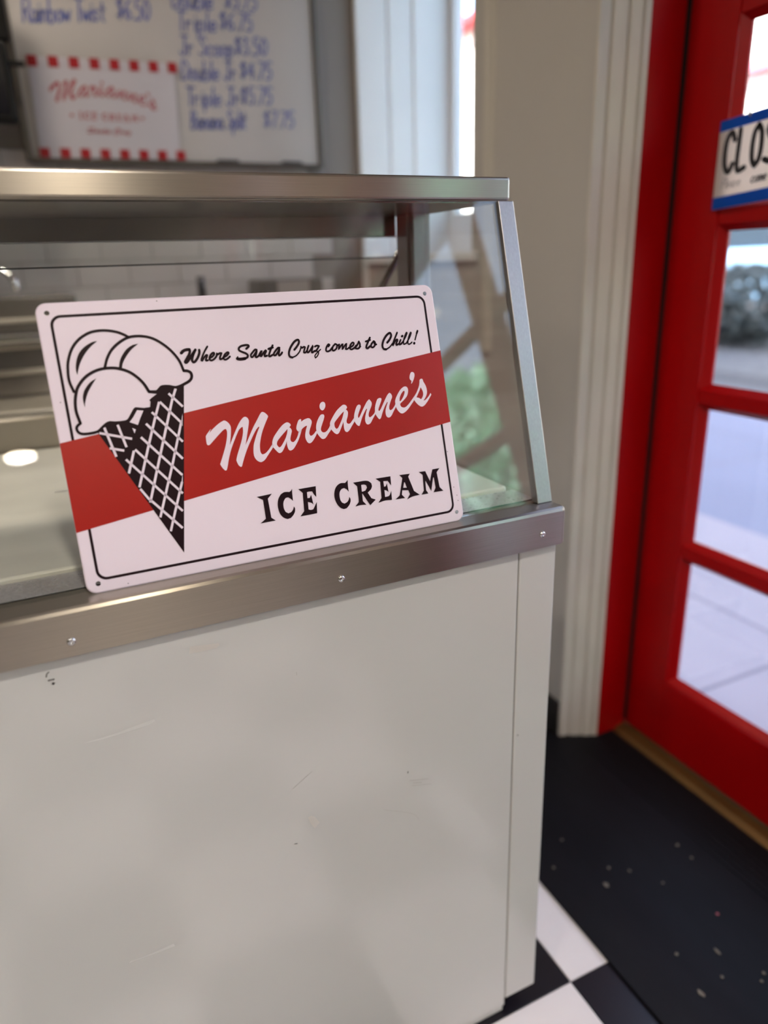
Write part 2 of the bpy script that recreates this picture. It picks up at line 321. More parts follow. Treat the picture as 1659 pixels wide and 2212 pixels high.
def glazed(name, posts, label):
    # stiles at the given y ranges, rails top and bottom, columns of five panes with sloping beads and slim muntins
    x0, x1 = 0.690, 0.735; zs = [(0.222 + k * 0.3672, 0.552 + k * 0.3672) for k in range(5)]
    cols = [(posts[i][1], posts[i + 1][0]) for i in range(len(posts) - 1)]
    d = struct(boxes(name, [((x0, a, 0.024), (x1, b, 2.08)) for a, b in posts] + [((x0, a, z0), (x1, b, z1)) for a, b in cols for z0, z1 in ((0.024, 0.215), (2.028, 2.08))], M['red'], bev=0.002), label)
    for y0, y1 in cols:
        for k in range(4):
            zc = (zs[k][1] + zs[k + 1][0]) / 2
            prism('muntin', [(x0 + 0.004, zc - 0.014), (x0 + 0.004, zc + 0.014), (x0 + 0.014, zc + 0.021), (x1 - 0.004, zc + 0.021), (x1 - 0.004, zc - 0.021), (x0 + 0.014, zc - 0.021)], 1, y0, y1, M['red'], d)
        for k in range(5):
            z0, z1, w = zs[k][0] - 0.004, zs[k][1] + 0.004, 0.014
            box('pane', (0.711, y0, z0), (0.715, y1, z1), M['glass_door'], d)
            m = bmesh.new()
            for (a0, a1) in ((y0, y0 + w), (y1, y1 - w)): addprism(m, [(x0 + 0.004, a0), (0.711, a0), (0.711, a1)], 2, z0, z1)
            for (a0, a1) in ((z0, z0 + w), (z1, z1 - w)): addprism(m, [(x0 + 0.004, a0), (0.711, a0), (0.711, a1)], 1, y0, y1)
            frombm('glazing_bead', m, M['red'], d)
    return d
glazed('door_1', [(-0.3795, -0.2615), (0.3905, 0.5085)], 'red door with a column of clear panes')
d2 = glazed('door_2', [(-1.648, -1.545), (-1.025, -0.905), (-0.455, -0.383)], 'red glazed side panel with two columns of panes')
lathe('handle', [(0.012, 0), (0.012, -0.03), (0.028, -0.045), (0.028, -0.06), (0.01, -0.07)], (0.69, -0.32, 1.0), M['chrome'], bpy.data.objects['door_1'], 16, 0)

# ------------------------------------------------------------------ ceiling downlights
def downlight(x, y, power, col, lab):
    t = thing('ceiling_downlight', lab, 'ceiling light', (x, y, ZC), 'recessed downlights in the ceiling')
    lathe('trim_ring', [(0.125, 0.0), (0.125, -0.008), (0.10, -0.012), (0.10, 0.0)], (x, y, ZC), M['lamp_trim'], t, 28)
    lathe('lens', [(0.099, -0.001), (0.099, -0.006), (0.02, -0.007)], (x, y, ZC), M['lamp'], t, 28)
    ld = bpy.data.lights.new('downlight_lamp', 'AREA'); ld.shape = 'DISK'; ld.size = 0.19; ld.energy = power; ld.color = col; ld.spread = math.radians(150)
    l = bpy.data.objects.new('downlight_lamp', ld); COL.objects.link(l); l.location = (x, y, ZC - 0.02); l.parent = t; l.matrix_parent_inverse = t.matrix_world.inverted()
WARM = (1.0, 0.95, 0.90)
for x, y, pw in ((-0.84, -4.85, 14), (-0.30, -3.0, 19), (-0.42, -1.45, 17)):
    downlight(x, y, pw, (1.0, 0.80, 0.50) if y == -3.0 else WARM, 'round recessed downlight in the ceiling over the customer side')
for y in (-4.85, -3.0, -1.45):
    downlight(-2.7, y, 17, WARM, 'round recessed downlight in the ceiling far from the door')
downlight(-1.7, 1.05, 9, WARM, 'round recessed downlight in the ceiling above the wall monitor')
downlight(-0.75, 1.0, 3.2, WARM, 'added ceiling downlight brightening the lids of the dipping cabinet')  # unseen lamp added to light the lids

# ------------------------------------------------------------------ dipping cabinet
cab = thing('dipping_cabinet', 'white ice cream dipping cabinet with steel rail and slanted glass front', 'freezer', (-1.1, 0.4, 0.0))
ZR, CL = 0.92, -2.2
box('plinth', (CL, 0.04, 0.0), (-0.03, 0.72, 0.05), M['dark'], cab)
box('body', (CL, 0.021, 0.045), (-0.001, 0.76, 0.86), M['enamel'], cab)
fp = box('front_panel', (CL, 0.0, 0.016), (-0.0605, 0.021, 0.8685), M['enamel'], cab, 0.0015)
cpn = box('corner_panel', (-0.0585, 0.0, 0.03), (0.0025, 0.021, 0.8685), M['enamel'], cab, 0.0025)
box('panel_seam', (-0.0610, 0.002, 0.03), (-0.0580, 0.02, 0.868), M['seam'], cab)
box('kick_strip', (CL, 0.003, 0.002), (-0.062, 0.02, 0.0155), M['tape_l'], cab, 0.001)
lathe('leveling_foot', [(0.022, 0.001), (0.022, 0.008), (0.008, 0.012), (0.008, 0.05)], (-0.035, 0.06, 0.0), M['steel_dark'], cab, 14)
# steel front rail: folded sheet, face 52 mm, ledge behind it
rail = prism('front_rail', [(-0.012, ZR - 0.0525), (-0.012, ZR - 0.005), (-0.0105, ZR - 0.0015), (-0.007, ZR), (0.034, ZR), (0.034, ZR - 0.004), (-0.004, ZR - 0.004), (-0.004, ZR - 0.0525)], 0, CL, 0.0015, M['steel'], cab)
prism('rail_end_cap', [(-0.012, ZR - 0.0505), (-0.012, ZR - 0.005), (-0.0105, ZR - 0.0015), (-0.007, ZR), (0.06, ZR), (0.06, ZR - 0.0525), (-0.010, ZR - 0.0525)], 0, 0.0015, 0.0045, M['steel'], rail, 0.0008)
for x, z in ((-0.6187, 0.8847), (-0.3226, 0.8877), (-0.032, 0.8875)):
    lathe('screw', [(0.0046, -0.0118), (0.0046, -0.0128), (0.0036, -0.0146), (0.0016, -0.0150), (0.0012, -0.0142)], (x, 0, z), M['chrome'], rail, 14, 1)
prism('inner_ledge', [(0.036, ZR - 0.012), (0.036, ZR + 0.001), (0.086, ZR + 0.001), (0.086, ZR - 0.02)], 0, CL, -0.012, M['steel_frost'], cab)
box('ledge_gasket', (CL, 0.0335, ZR - 0.006), (-0.012, 0.0365, ZR + 0.0005), M['dark'], cab)
# flat lids over the tubs
lx = [-0.018, -0.375, -0.732, -1.089, -1.446, -1.803, -2.16]
for a, b in zip(lx, lx[1:]):
    ld_ = box('lid', (b + 0.002, 0.090, ZR - 0.004), (a - 0.002, 0.738, ZR + 0.006), M['lid'], cab, 0.003)
    box('lid_hinge', (b + 0.12, 0.4125, ZR + 0.0061), (a - 0.12, 0.4165, ZR + 0.0067), M['steel_frost'], ld_)
box('rear_rail', (CL, 0.745, 0.90), (-0.002, 0.79, 0.985), M['steel'], cab, 0.004)
# slanted front pane and end pane
gy0, gz0, gy1, gz1 = 0.0205, ZR + 0.001, 0.1275, 1.3095
prism('front_pane', [(gy0, gz0), (gy0 + 0.0045, gz0), (gy1 + 0.0045, gz1), (gy1, gz1)], 0, CL, -0.021, M['glass'], cab)
prism('corner_post', [(gy0 - 0.006, ZR + 0.0005), (gy0 + 0.008, ZR + 0.0005), (gy1 + 0.008, gz1), (gy1 - 0.004, gz1)], 0, -0.0205, 0.0035, M['steel_v'], cab, 0.001)
prism('end_pane', [(gy0 + 0.012, ZR + 0.001), (gy1 + 0.011, gz1), (0.345, gz1), (0.345, ZR + 0.001)], 0, -0.010, -0.006, M['glass'], cab)
boxes('rear_post', [((-0.030, 0.346, ZR), (0.0, 0.36, 1.31)), ((-0.034, 0.36, ZR), (-0.004, 0.398, 1.31))], M['steel_v'], cab, 0.001)
# top canopy
cap = box('canopy', (CL, 0.134, 1.3104), (0.006, 0.412, 1.3398), M['steel'], cab, 0.004, 3)
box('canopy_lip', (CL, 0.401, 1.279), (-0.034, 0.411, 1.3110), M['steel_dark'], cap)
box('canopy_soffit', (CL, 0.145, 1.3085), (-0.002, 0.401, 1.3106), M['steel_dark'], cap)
# rear sloping glass on the serving side, with its end bars
def slope(y0, z0, t, k=0.0):
    dy, dz = 0.6445, -0.462; L = math.hypot(dy, dz); return (y0 + dy * t, z0 + dz * t)
A = (0.3955, 1.276); B = (0.745, 1.026)
def lerp(t): return (A[0] + (B[0] - A[0]) * t, A[1] + (B[1] - A[1]) * t)
box('rear_upper_pane', (CL, 0.4065, 1.2465), (-0.012, 0.4105, 1.2775), M['glass'], cab)
box('pane_edge', (CL, 0.4055, 1.2445), (-0.012, 0.4115, 1.2467), M['glass_edge'], cab)
box('pane_edge', (CL, 0.4055, 1.2770), (-0.012, 0.4115, 1.2788), M['clear'], cab)
for x in (-0.016, -1.1):
    tube('end_bar', [(x, 0.402, 1.272), (x, 0.76, 0.985)], 0.006, M['steel_dark'], cab, 8)
# scuffs and tape left on the front
PN = Plane((0, 0, 0), (1, 0, 0), (0, 0, 1), (0, -1, 0), 1.0)
for i, (m, w, pts) in enumerate([('scuff_d', .0016, [(-.6484, .8454), (-.6474, .8484), (-.6454, .850)]), ('scuff_d', .002, [(-.647, .8406), (-.6421, .8407)]), ('scuff', .003, [(-.6443, .8359), (-.6425, .8359)]),
    ('scuff', .001, [(-.3828, .7726), (-.3825, .7686)]), ('scuff', .001, [(-.233, .5554), (-.2037, .5473)]), ('scuff', .0014, [(-.2273, .5493), (-.2149, .5453)]), ('scuff', .001, [(-.2296, .5454), (-.2001, .5372)]), ('scuff_d', .002, [(-.2355, .5712), (-.2356, .5697)]),
    ('scuff', .0009, [(-.3996, .6074), (-.3885, .6139), (-.3734, .6233)]), ('scuff', .002, [(-.4038, .5199), (-.4012, .5196)]), ('scuff', .0007, [(-.2735, .5219), (-.2306, .4978), (-.2197, .4826)]), ('scuff_d', .0024, [(-.052, .568), (-.0515, .5675)])]):
    printed('scuff_mark', lambda b: stroke(b, PN, pts, w, 0.0003), M[m], cpn if i == 11 else fp)
for m, l in (('tape', [(-.5045, .8321), (-.5025, .8404), (-.4872, .8385), (-.4707, .8364), (-.470, .8332), (-.4734, .8312), (-.4881, .8311)]), ('tape_l', [(-.6277, .7562), (-.6101, .7566), (-.5907, .7577), (-.5682, .7604), (-.5514, .7621), (-.5507, .7594), (-.5587, .7566), (-.5837, .7553), (-.608, .7547)]),
    ('tape_l', [(-.6253, .4337), (-.6229, .4355), (-.5964, .4346), (-.5708, .436), (-.5696, .4315), (-.5912, .4317)]), ('tape', [(-.3833, .5544), (-.3787, .5555), (-.3738, .5519), (-.368, .5404), (-.375, .5334), (-.3796, .5422)])):
    printed('tape_remnant', lambda b: fill(b, PN, [l], 0.0003), M[m], fp)

# ------------------------------------------------------------------ the tin sign leaning on the glass (outlines in millimetres on its face)
MARIANNES=[[[[154.6,155.1],[153.0,152.5],[151.8,150.4],[155.7,154.0],[163.0,159.2],[168.3,161.8],[170.9,162.3],[173.8,160.3],[176.1,156.8],[176.6,153.0],[175.1,145.0],[172.4,134.8],[175.9,140.8],[181.0,149.2],[186.6,157.6],[191.1,162.3],[193.9,163.8],[196.3,163.0],[197.9,160.3],[197.8,157.0],[195.7,149.9],[192.3,139.6],[189.9,132.4],[194.4,139.3],[201.2,150.0],[207.9,159.1],[213.2,166.0],[215.9,166.8],[218.6,165.0],[220.9,161.8],[220.3,159.8],[215.7,152.4],[211.4,144.6],[208.2,136.7],[206.1,129.5],[205.6,122.9],[206.8,119.8],[208.5,119.3],[211.6,120.4],[215.6,123.6],[221.1,129.6],[221.7,126.4],[214.8,118.7],[209.6,113.1],[205.8,111.0],[203.2,111.1],[200.2,113.2],[197.9,117.3],[197.5,122.3],[198.4,128.0],[199.5,132.0],[202.3,138.3],[206.0,145.3],[209.1,150.5],[207.7,150.5],[204.2,147.2],[198.7,139.6],[191.8,128.9],[187.1,120.4],[183.8,113.5],[181.8,109.2],[180.3,108.8],[178.4,110.9],[177.0,115.2],[177.0,117.7],[179.2,123.2],[183.0,130.9],[186.9,139.4],[189.5,147.3],[190.0,152.9],[188.2,152.4],[184.8,149.6],[178.6,139.7],[172.7,129.0],[168.5,118.9],[166.1,111.9],[164.2,107.6],[162.5,107.2],[160.1,110.3],[158.2,114.7],[158.7,116.2],[162.9,124.6],[167.5,134.6],[170.4,143.2],[171.6,149.6],[170.9,152.9],[168.4,152.4],[162.8,148.2],[155.3,141.9],[150.6,138.0],[148.5,137.4],[147.2,139.3],[147.4,146.1],[148.1,148.5],[150.8,151.4]]],[[[221.4,132.5],[223.9,137.2],[229.3,143.2],[235.4,148.8],[240.2,151.5],[242.9,151.7],[245.3,150.1],[246.0,148.1],[244.7,146.5],[243.9,146.0],[245.6,144.1],[246.2,141.1],[244.3,136.3],[243.0,132.2],[243.5,129.6],[246.1,128.4],[249.6,130.9],[252.5,135.2],[254.6,139.6],[258.5,141.7],[256.5,137.3],[252.6,130.1],[248.0,123.9],[244.8,120.5],[241.4,119.1],[239.4,120.0],[238.3,122.7],[237.9,126.9],[238.4,130.7],[236.1,126.3],[231.5,119.8],[228.1,118.0],[225.7,119.3],[222.9,123.1],[221.0,126.0],[220.7,129.2]],[[241.5,144.2],[238.7,142.0],[232.6,136.9],[227.9,132.5],[226.2,129.3],[226.5,126.8],[228.3,124.4],[230.6,125.4],[233.9,129.2],[237.3,133.8],[240.1,139.3]]],[[[258.7,153.8],[259.5,153.1],[259.3,150.5],[262.5,152.3],[267.2,153.6],[269.9,153.1],[271.7,150.8],[271.9,148.2],[270.2,144.1],[268.1,140.1],[266.8,136.0],[267.5,133.3],[269.2,132.9],[272.2,134.5],[275.7,137.9],[276.4,135.2],[272.2,129.3],[268.4,125.5],[265.5,124.4],[263.1,125.8],[261.5,129.8],[261.5,134.1],[263.2,139.9],[265.6,145.1],[263.0,144.6],[258.5,141.7],[256.7,138.5],[254.1,139.4],[252.3,142.0],[252.3,144.6],[253.9,148.6],[256.3,152.6]]],[[[276.1,140.3],[277.3,145.5],[279.9,150.6],[283.5,155.1],[286.0,156.1],[288.1,155.7],[288.6,153.6],[287.1,149.7],[284.4,144.7],[282.3,140.5],[281.8,137.9],[283.1,135.5],[285.8,134.8],[288.9,136.1],[292.4,139.7],[294.5,143.0],[294.4,137.2],[290.8,133.1],[286.7,128.7],[283.6,127.2],[280.9,128.0],[278.2,131.6],[276.4,135.4]]],[[[294.0,142.6],[294.9,146.1],[299.2,151.9],[305.1,158.4],[311.7,163.1],[314.8,164.4],[317.6,163.4],[318.9,160.9],[317.9,159.3],[316.8,158.7],[318.6,156.5],[319.0,154.1],[317.8,149.8],[315.8,145.5],[315.6,142.7],[317.3,141.2],[319.9,141.5],[322.8,144.2],[326.0,147.4],[325.9,143.4],[321.8,138.4],[317.5,133.4],[314.3,131.6],[312.0,132.8],[311.1,136.0],[311.2,140.6],[311.5,144.2],[309.5,140.8],[304.2,132.4],[301.0,130.5],[298.3,132.2],[295.5,135.7],[294.1,138.3]],[[314.2,156.5],[310.7,154.2],[305.1,149.4],[300.5,145.0],[299.5,142.0],[299.9,138.8],[301.5,136.9],[303.9,138.3],[307.4,143.3],[310.8,148.8]]],[[[325.7,147.0],[327.1,152.3],[330.0,158.4],[332.6,161.7],[335.1,162.3],[336.7,161.1],[336.3,158.6],[333.8,154.3],[331.6,150.0],[331.2,147.3],[332.0,146.5],[334.5,149.6],[339.2,156.4],[344.9,164.0],[348.9,167.3],[350.6,165.2],[351.7,162.4],[350.6,158.8],[347.9,154.5],[345.6,150.2],[345.3,146.6],[346.9,145.5],[349.6,147.0],[353.1,149.8],[354.9,153.3],[354.6,149.2],[350.0,143.2],[346.3,138.6],[343.0,137.2],[340.7,138.4],[339.7,141.7],[340.3,146.2],[342.3,151.5],[344.3,155.9],[343.6,156.4],[340.5,152.6],[336.5,146.7],[332.9,139.8],[331.5,137.2],[330.0,137.1],[327.8,139.0],[325.8,143.2]]],[[[354.6,153.8],[355.7,158.3],[358.6,164.4],[361.0,166.9],[364.1,167.2],[365.5,166.0],[364.5,163.3],[361.7,158.5],[359.4,154.2],[359.1,152.3],[360.3,151.6],[363.1,154.7],[368.4,162.4],[373.8,169.7],[377.3,172.4],[379.5,170.1],[380.0,166.8],[377.8,162.8],[374.8,157.1],[373.9,153.0],[374.8,151.0],[377.5,151.7],[381.1,155.0],[383.5,158.5],[383.4,154.8],[379.2,149.2],[375.2,144.0],[371.8,142.3],[369.0,143.8],[368.1,147.6],[368.8,152.2],[371.2,157.5],[373.1,161.0],[372.4,161.5],[368.6,156.8],[364.4,149.9],[361.3,143.8],[359.5,142.0],[358.0,142.3],[356.0,145.3],[354.3,149.2]]],[[[383.1,159.0],[383.7,162.6],[386.9,167.9],[392.0,173.9],[396.8,177.2],[400.5,177.7],[402.8,175.6],[403.0,171.8],[400.8,166.4],[396.4,162.2],[389.5,157.3],[389.9,154.5],[392.2,152.6],[395.9,152.4],[400.5,155.2],[406.1,160.3],[410.3,164.3],[409.9,160.3],[404.7,154.8],[398.4,148.9],[392.7,145.6],[389.5,145.4],[386.7,147.4],[384.2,151.4],[383.1,155.3]],[[398.1,172.3],[396.5,172.5],[392.8,169.1],[390.2,164.7],[389.4,160.6],[391.0,160.9],[394.7,164.7],[397.6,169.6]]],[[[423.5,185.1],[421.1,183.7],[420.4,180.5],[418.8,175.9],[414.4,168.8],[409.6,163.2],[409.6,160.3],[411.4,156.9],[415.0,152.7],[419.0,150.6],[423.5,152.2],[428.6,156.9],[433.9,163.0],[434.7,163.9],[433.9,166.2],[430.6,162.4],[425.6,158.6],[422.3,157.8],[425.5,161.0],[428.4,165.5],[429.3,170.1],[428.5,175.9],[426.1,181.3],[425.5,184.2]],[[421.1,174.7],[419.1,171.2],[415.5,165.9],[413.2,162.8],[416.5,161.8],[419.4,159.8],[421.9,162.4],[423.4,166.0],[423.2,169.8]]],[[[412.8,194.5],[410.6,194.1],[408.5,191.0],[407.6,186.9],[409.0,184.4],[409.8,183.8],[408.6,180.2],[410.0,181.0],[412.8,185.0],[414.8,189.5],[414.9,192.8]]],[[[289.3,170.6],[287.0,169.8],[285.2,167.8],[284.4,165.2],[284.9,162.5],[287.0,160.6],[289.2,161.3],[291.3,164.0],[292.1,167.0],[291.4,169.6]]]]
ICE_CREAM=[[[[192.9,72.4],[210.7,73.2],[205.3,68.4],[205.8,46.2],[210.4,42.2],[192.4,41.9],[199.3,46.2],[199.5,67.8]]],[[[235.5,75.3],[234.8,69.0],[234.4,60.9],[232.4,63.6],[229.2,66.1],[226.3,65.9],[223.8,63.2],[222.3,59.4],[222.2,53.9],[223.7,49.8],[226.5,47.8],[229.8,48.4],[232.8,51.1],[234.3,54.7],[235.4,52.3],[234.9,49.0],[232.5,45.2],[228.8,42.1],[224.7,41.4],[220.5,43.5],[217.0,48.2],[215.6,54.3],[215.7,60.5],[217.6,66.3],[221.1,70.9],[225.3,72.7],[229.2,72.5],[231.6,71.9],[234.0,73.3]]],[[[242.8,73.5],[264.5,73.7],[263.2,61.0],[261.0,64.1],[259.2,68.3],[254.9,68.7],[252.6,68.3],[252.2,61.4],[255.1,61.2],[257.3,64.6],[258.3,52.7],[256.3,55.1],[252.0,57.0],[251.4,48.1],[254.2,47.1],[257.1,47.3],[262.8,55.1],[261.1,42.0],[240.2,41.7],[245.8,47.1],[247.5,68.4]]],[[[305.5,74.9],[304.8,68.5],[304.6,60.5],[302.5,63.9],[299.4,66.0],[296.3,65.5],[293.6,62.8],[292.3,58.7],[292.4,53.0],[294.0,49.2],[297.1,47.5],[300.8,48.8],[303.2,51.6],[304.2,54.7],[305.4,52.3],[305.2,49.2],[302.8,44.9],[298.9,41.6],[295.0,41.2],[290.8,43.7],[287.2,49.3],[285.7,55.9],[286.1,61.5],[288.3,67.2],[291.9,70.8],[296.3,72.4],[301.5,71.8],[303.7,73.3]]],[[[311.9,70.5],[319.4,70.6],[327.0,70.6],[331.9,69.4],[335.3,66.4],[335.8,62.7],[333.7,59.1],[328.8,55.7],[332.6,48.2],[338.0,45.7],[329.7,40.1],[322.0,55.5],[321.4,55.5],[320.9,46.6],[324.8,41.6],[317.2,42.3],[310.1,41.7],[315.4,46.3],[315.9,50.5],[316.4,65.4]],[[321.9,66.3],[325.5,66.3],[328.2,65.0],[328.8,61.9],[326.3,58.7],[322.4,57.9],[321.4,58.3]]],[[[341.9,70.9],[362.0,70.9],[361.2,59.6],[357.4,65.9],[351.5,66.3],[351.5,59.5],[353.7,59.6],[355.9,63.1],[356.3,52.1],[354.6,54.2],[351.3,55.5],[350.8,46.8],[355.2,46.9],[357.6,48.5],[360.3,53.2],[359.4,41.8],[350.1,42.6],[340.8,41.1],[345.9,46.4],[347.4,66.1]]],[[[374.1,70.5],[388.8,70.1],[386.0,66.7],[391.1,48.0],[398.3,42.0],[387.3,41.3],[380.1,38.9],[385.0,45.0],[383.4,50.1],[375.2,51.4],[373.8,45.9],[377.5,41.3],[364.4,41.6],[370.7,45.6],[377.8,66.3]],[[379.2,60.8],[380.4,60.2],[381.9,53.5],[377.0,54.1]]],[[[401.5,70.3],[410.6,70.1],[415.4,56.5],[420.9,70.8],[431.4,71.0],[426.5,66.3],[427.8,47.2],[432.4,41.7],[418.1,41.9],[421.9,47.3],[421.5,60.1],[420.5,60.7],[415.2,44.0],[409.5,57.4],[408.8,57.9],[408.1,46.2],[410.6,41.7],[400.8,41.6],[404.9,46.3],[406.3,66.0]]]]
TAGLINE=[[[2.88,[[136.4,240.1],[139.0,242.3],[142.8,243.3],[145.6,243.3]]],[2.5,[[145.6,243.3],[145.9,241.3],[144.3,237.7],[141.1,233.3],[139.0,230.5],[139.5,229.4],[141.1,230.0],[144.3,233.4],[148.5,238.5],[152.1,242.5]]],[2.41,[[151.8,242.0],[149.3,238.1],[147.4,234.2],[146.7,231.2],[147.8,229.2],[150.0,230.2],[153.1,233.7],[155.6,238.3],[156.2,241.9]]]],[[1.84,[[165.6,245.0],[162.0,240.4],[158.5,234.8],[156.7,230.9],[157.2,229.7],[160.0,233.2],[162.7,235.7],[164.0,235.8],[163.3,234.0],[161.7,231.2],[161.8,229.7],[163.8,230.1]]]],[[1.97,[[166.1,232.1],[169.0,233.5],[171.4,235.6],[171.8,237.2],[170.6,237.7],[167.9,235.8],[166.1,233.0],[165.9,230.6],[167.5,229.4],[170.7,230.7],[173.6,233.2]]]],[[1.97,[[173.6,233.2],[175.2,237.1],[175.4,235.2],[177.7,236.5],[180.0,236.7],[178.7,234.4],[177.4,231.7],[177.3,229.9],[179.7,230.4],[181.6,232.0]]]],[[1.91,[[181.6,231.8],[185.1,233.3],[187.6,235.5],[187.7,236.7],[186.0,236.7],[183.1,234.5],[181.5,231.4],[181.9,229.5],[184.2,229.2],[186.9,230.8],[188.7,232.1]]]],[[2.19,[[208.6,239.2],[211.6,241.4],[211.4,242.9],[208.5,243.3],[203.8,242.7],[200.6,240.9],[200.1,238.3],[202.7,236.3],[207.0,234.2],[209.1,231.8],[207.9,229.4],[203.7,228.4]]],[3.03,[[205.3,228.5],[202.1,228.2],[199.1,228.3],[196.6,229.0]]],[1.06,[[196.1,230.0],[197.6,231.2]]]],[[1.96,[[220.3,237.1],[218.4,237.4],[215.0,234.5],[212.6,231.8],[213.0,229.5],[214.5,229.7],[217.6,232.8],[220.5,236.7],[219.0,232.8],[217.8,229.9],[218.7,228.8],[221.5,230.2]]]],[[1.97,[[221.5,230.2],[224.2,233.9],[226.1,235.9],[224.2,232.3],[223.4,229.8],[224.6,229.7],[227.9,233.5],[230.7,235.9],[230.9,234.5],[228.4,230.6],[228.6,229.0],[231.1,229.7]]]],[[2.04,[[239.7,240.7],[237.0,236.7],[234.6,232.3],[233.4,229.5],[234.4,228.5],[237.7,230.0]]],[2.26,[[234.2,237.0],[239.4,238.3]]]],[[2.04,[[247.3,237.3],[245.4,237.2],[241.7,233.9],[239.5,231.2],[239.8,229.2],[241.6,229.5],[244.5,232.5],[247.4,236.7],[246.1,233.0],[245.1,230.0],[245.9,228.5],[248.6,230.6],[249.6,231.8]]]],[[2.27,[[264.7,233.7],[268.1,236.9],[271.2,240.7],[271.7,243.9],[269.9,244.7],[265.6,242.4],[260.4,236.5],[257.6,230.8],[257.9,226.5],[260.9,225.1]]],[1.45,[[260.9,225.1],[265.9,226.9],[270.7,231.2],[273.0,235.7]]]],[[1.82,[[273.2,236.5],[273.9,235.0],[276.5,236.1],[278.0,235.6],[276.4,232.1],[275.6,229.5],[277.5,229.4],[280.0,231.7]]]],[[1.9,[[282.7,237.0],[280.6,233.0],[279.9,229.8],[281.6,229.6],[285.1,233.1],[288.2,236.9],[286.7,233.3],[285.4,229.5],[286.2,228.7],[289.0,230.5]]]],[[1.9,[[290.3,235.4],[292.6,236.3],[295.7,235.8],[292.5,232.0],[289.6,229.9]]],[1.27,[[289.6,229.9],[292.3,229.8],[293.8,228.1],[291.8,224.5],[288.8,222.2],[288.5,224.7],[291.2,227.6],[296.7,231.5]]]],[[1.95,[[307.0,234.2],[309.0,236.0],[307.4,236.7],[304.5,233.4],[303.4,229.8],[305.0,228.5],[308.4,229.5],[311.7,232.6]]]],[[1.9,[[316.2,236.6],[312.6,233.5],[311.6,229.7],[313.3,228.9],[316.8,231.2],[318.2,234.9],[316.6,236.6],[319.0,234.7],[320.4,235.2]]]],[[1.8,[[321.2,235.6],[319.3,229.7],[323.0,233.8],[325.7,236.1],[324.1,229.3],[328.0,233.8],[330.6,236.1],[329.4,232.0],[328.4,229.4],[330.1,229.3],[333.1,230.9]]]],[[1.96,[[333.7,230.7],[338.6,233.0],[340.0,235.8],[338.1,236.4],[335.0,233.3],[334.2,229.8],[336.1,228.5],[340.2,230.4],[342.5,232.7]]]],[[1.99,[[342.2,231.3],[345.7,235.1],[346.8,237.6],[347.8,233.9],[346.6,230.1],[343.7,228.8],[341.1,229.7]]],[1.11,[[344.6,228.5],[348.5,231.1]]]],[[2.21,[[362.1,240.7],[359.1,236.2],[356.0,231.2],[355.6,229.0],[357.0,228.2],[360.4,230.4]]],[1.99,[[355.9,236.5],[361.9,237.9]]]],[[2.0,[[366.6,236.2],[362.8,232.8],[362.1,229.9],[364.2,228.8],[367.1,230.9],[368.0,234.3],[366.8,236.2],[367.3,232.2],[369.4,232.0]]]],[[2.44,[[384.2,233.1],[387.7,236.2],[390.7,240.5],[390.6,243.6],[389.0,244.4],[384.8,242.0],[379.8,236.3],[377.2,230.2],[378.1,226.1],[381.4,225.0]]],[1.59,[[381.4,225.0],[386.8,227.5],[391.0,231.4]]]],[[2.04,[[399.6,244.2],[395.6,237.8],[391.8,231.2],[390.8,228.6],[395.0,233.9],[398.2,236.2],[398.6,234.7],[396.0,230.9],[396.2,229.1],[399.2,230.3]]]],[[2.0,[[403.0,235.1],[400.8,231.6],[400.6,229.3],[402.7,230.1],[405.1,232.0]]],[2.49,[[405.4,239.1],[406.2,239.7]]]],[[1.59,[[405.0,231.8],[410.0,237.8],[413.0,242.6],[412.1,243.2],[409.2,238.9],[406.6,232.7],[406.5,229.1],[409.3,230.1]]]],[[1.59,[[410.0,230.3],[416.0,237.4],[419.0,242.7],[417.9,243.0],[414.5,237.5],[412.4,231.2],[413.2,229.0],[415.9,229.6],[418.0,231.1]]]],[[2.32,[[428.1,244.4],[426.4,241.5]]],[1.59,[[426.7,242.0],[422.9,233.7]]],[2.73,[[420.9,229.3],[421.3,229.8]]]]]
CONE=[[38.3,164.7],[103.4,25.2],[133.5,205.9],[125.0,205.4],[112.8,207.9],[108.4,206.7],[103.6,202.9],[96.7,203.6],[95.0,200.8],[103.6,199.0],[96.9,195.0],[94.9,193.3],[95.7,191.3],[94.3,185.9],[87.5,185.6],[79.5,187.1],[75.3,181.2],[68.5,174.4],[60.4,174.1],[51.6,176.0],[46.1,173.7]]
CONE_CUTS=[[[80.6,184.0],[87.0,182.9],[82.4,175.3],[78.8,168.5],[71.0,172.4],[75.4,177.0]],[[72.7,165.9],[76.0,164.0],[74.0,160.0]],[[126.9,175.3],[123.4,164.4],[124.6,161.7]],[[116.2,110.8],[113.2,101.2],[114.1,98.4]]]
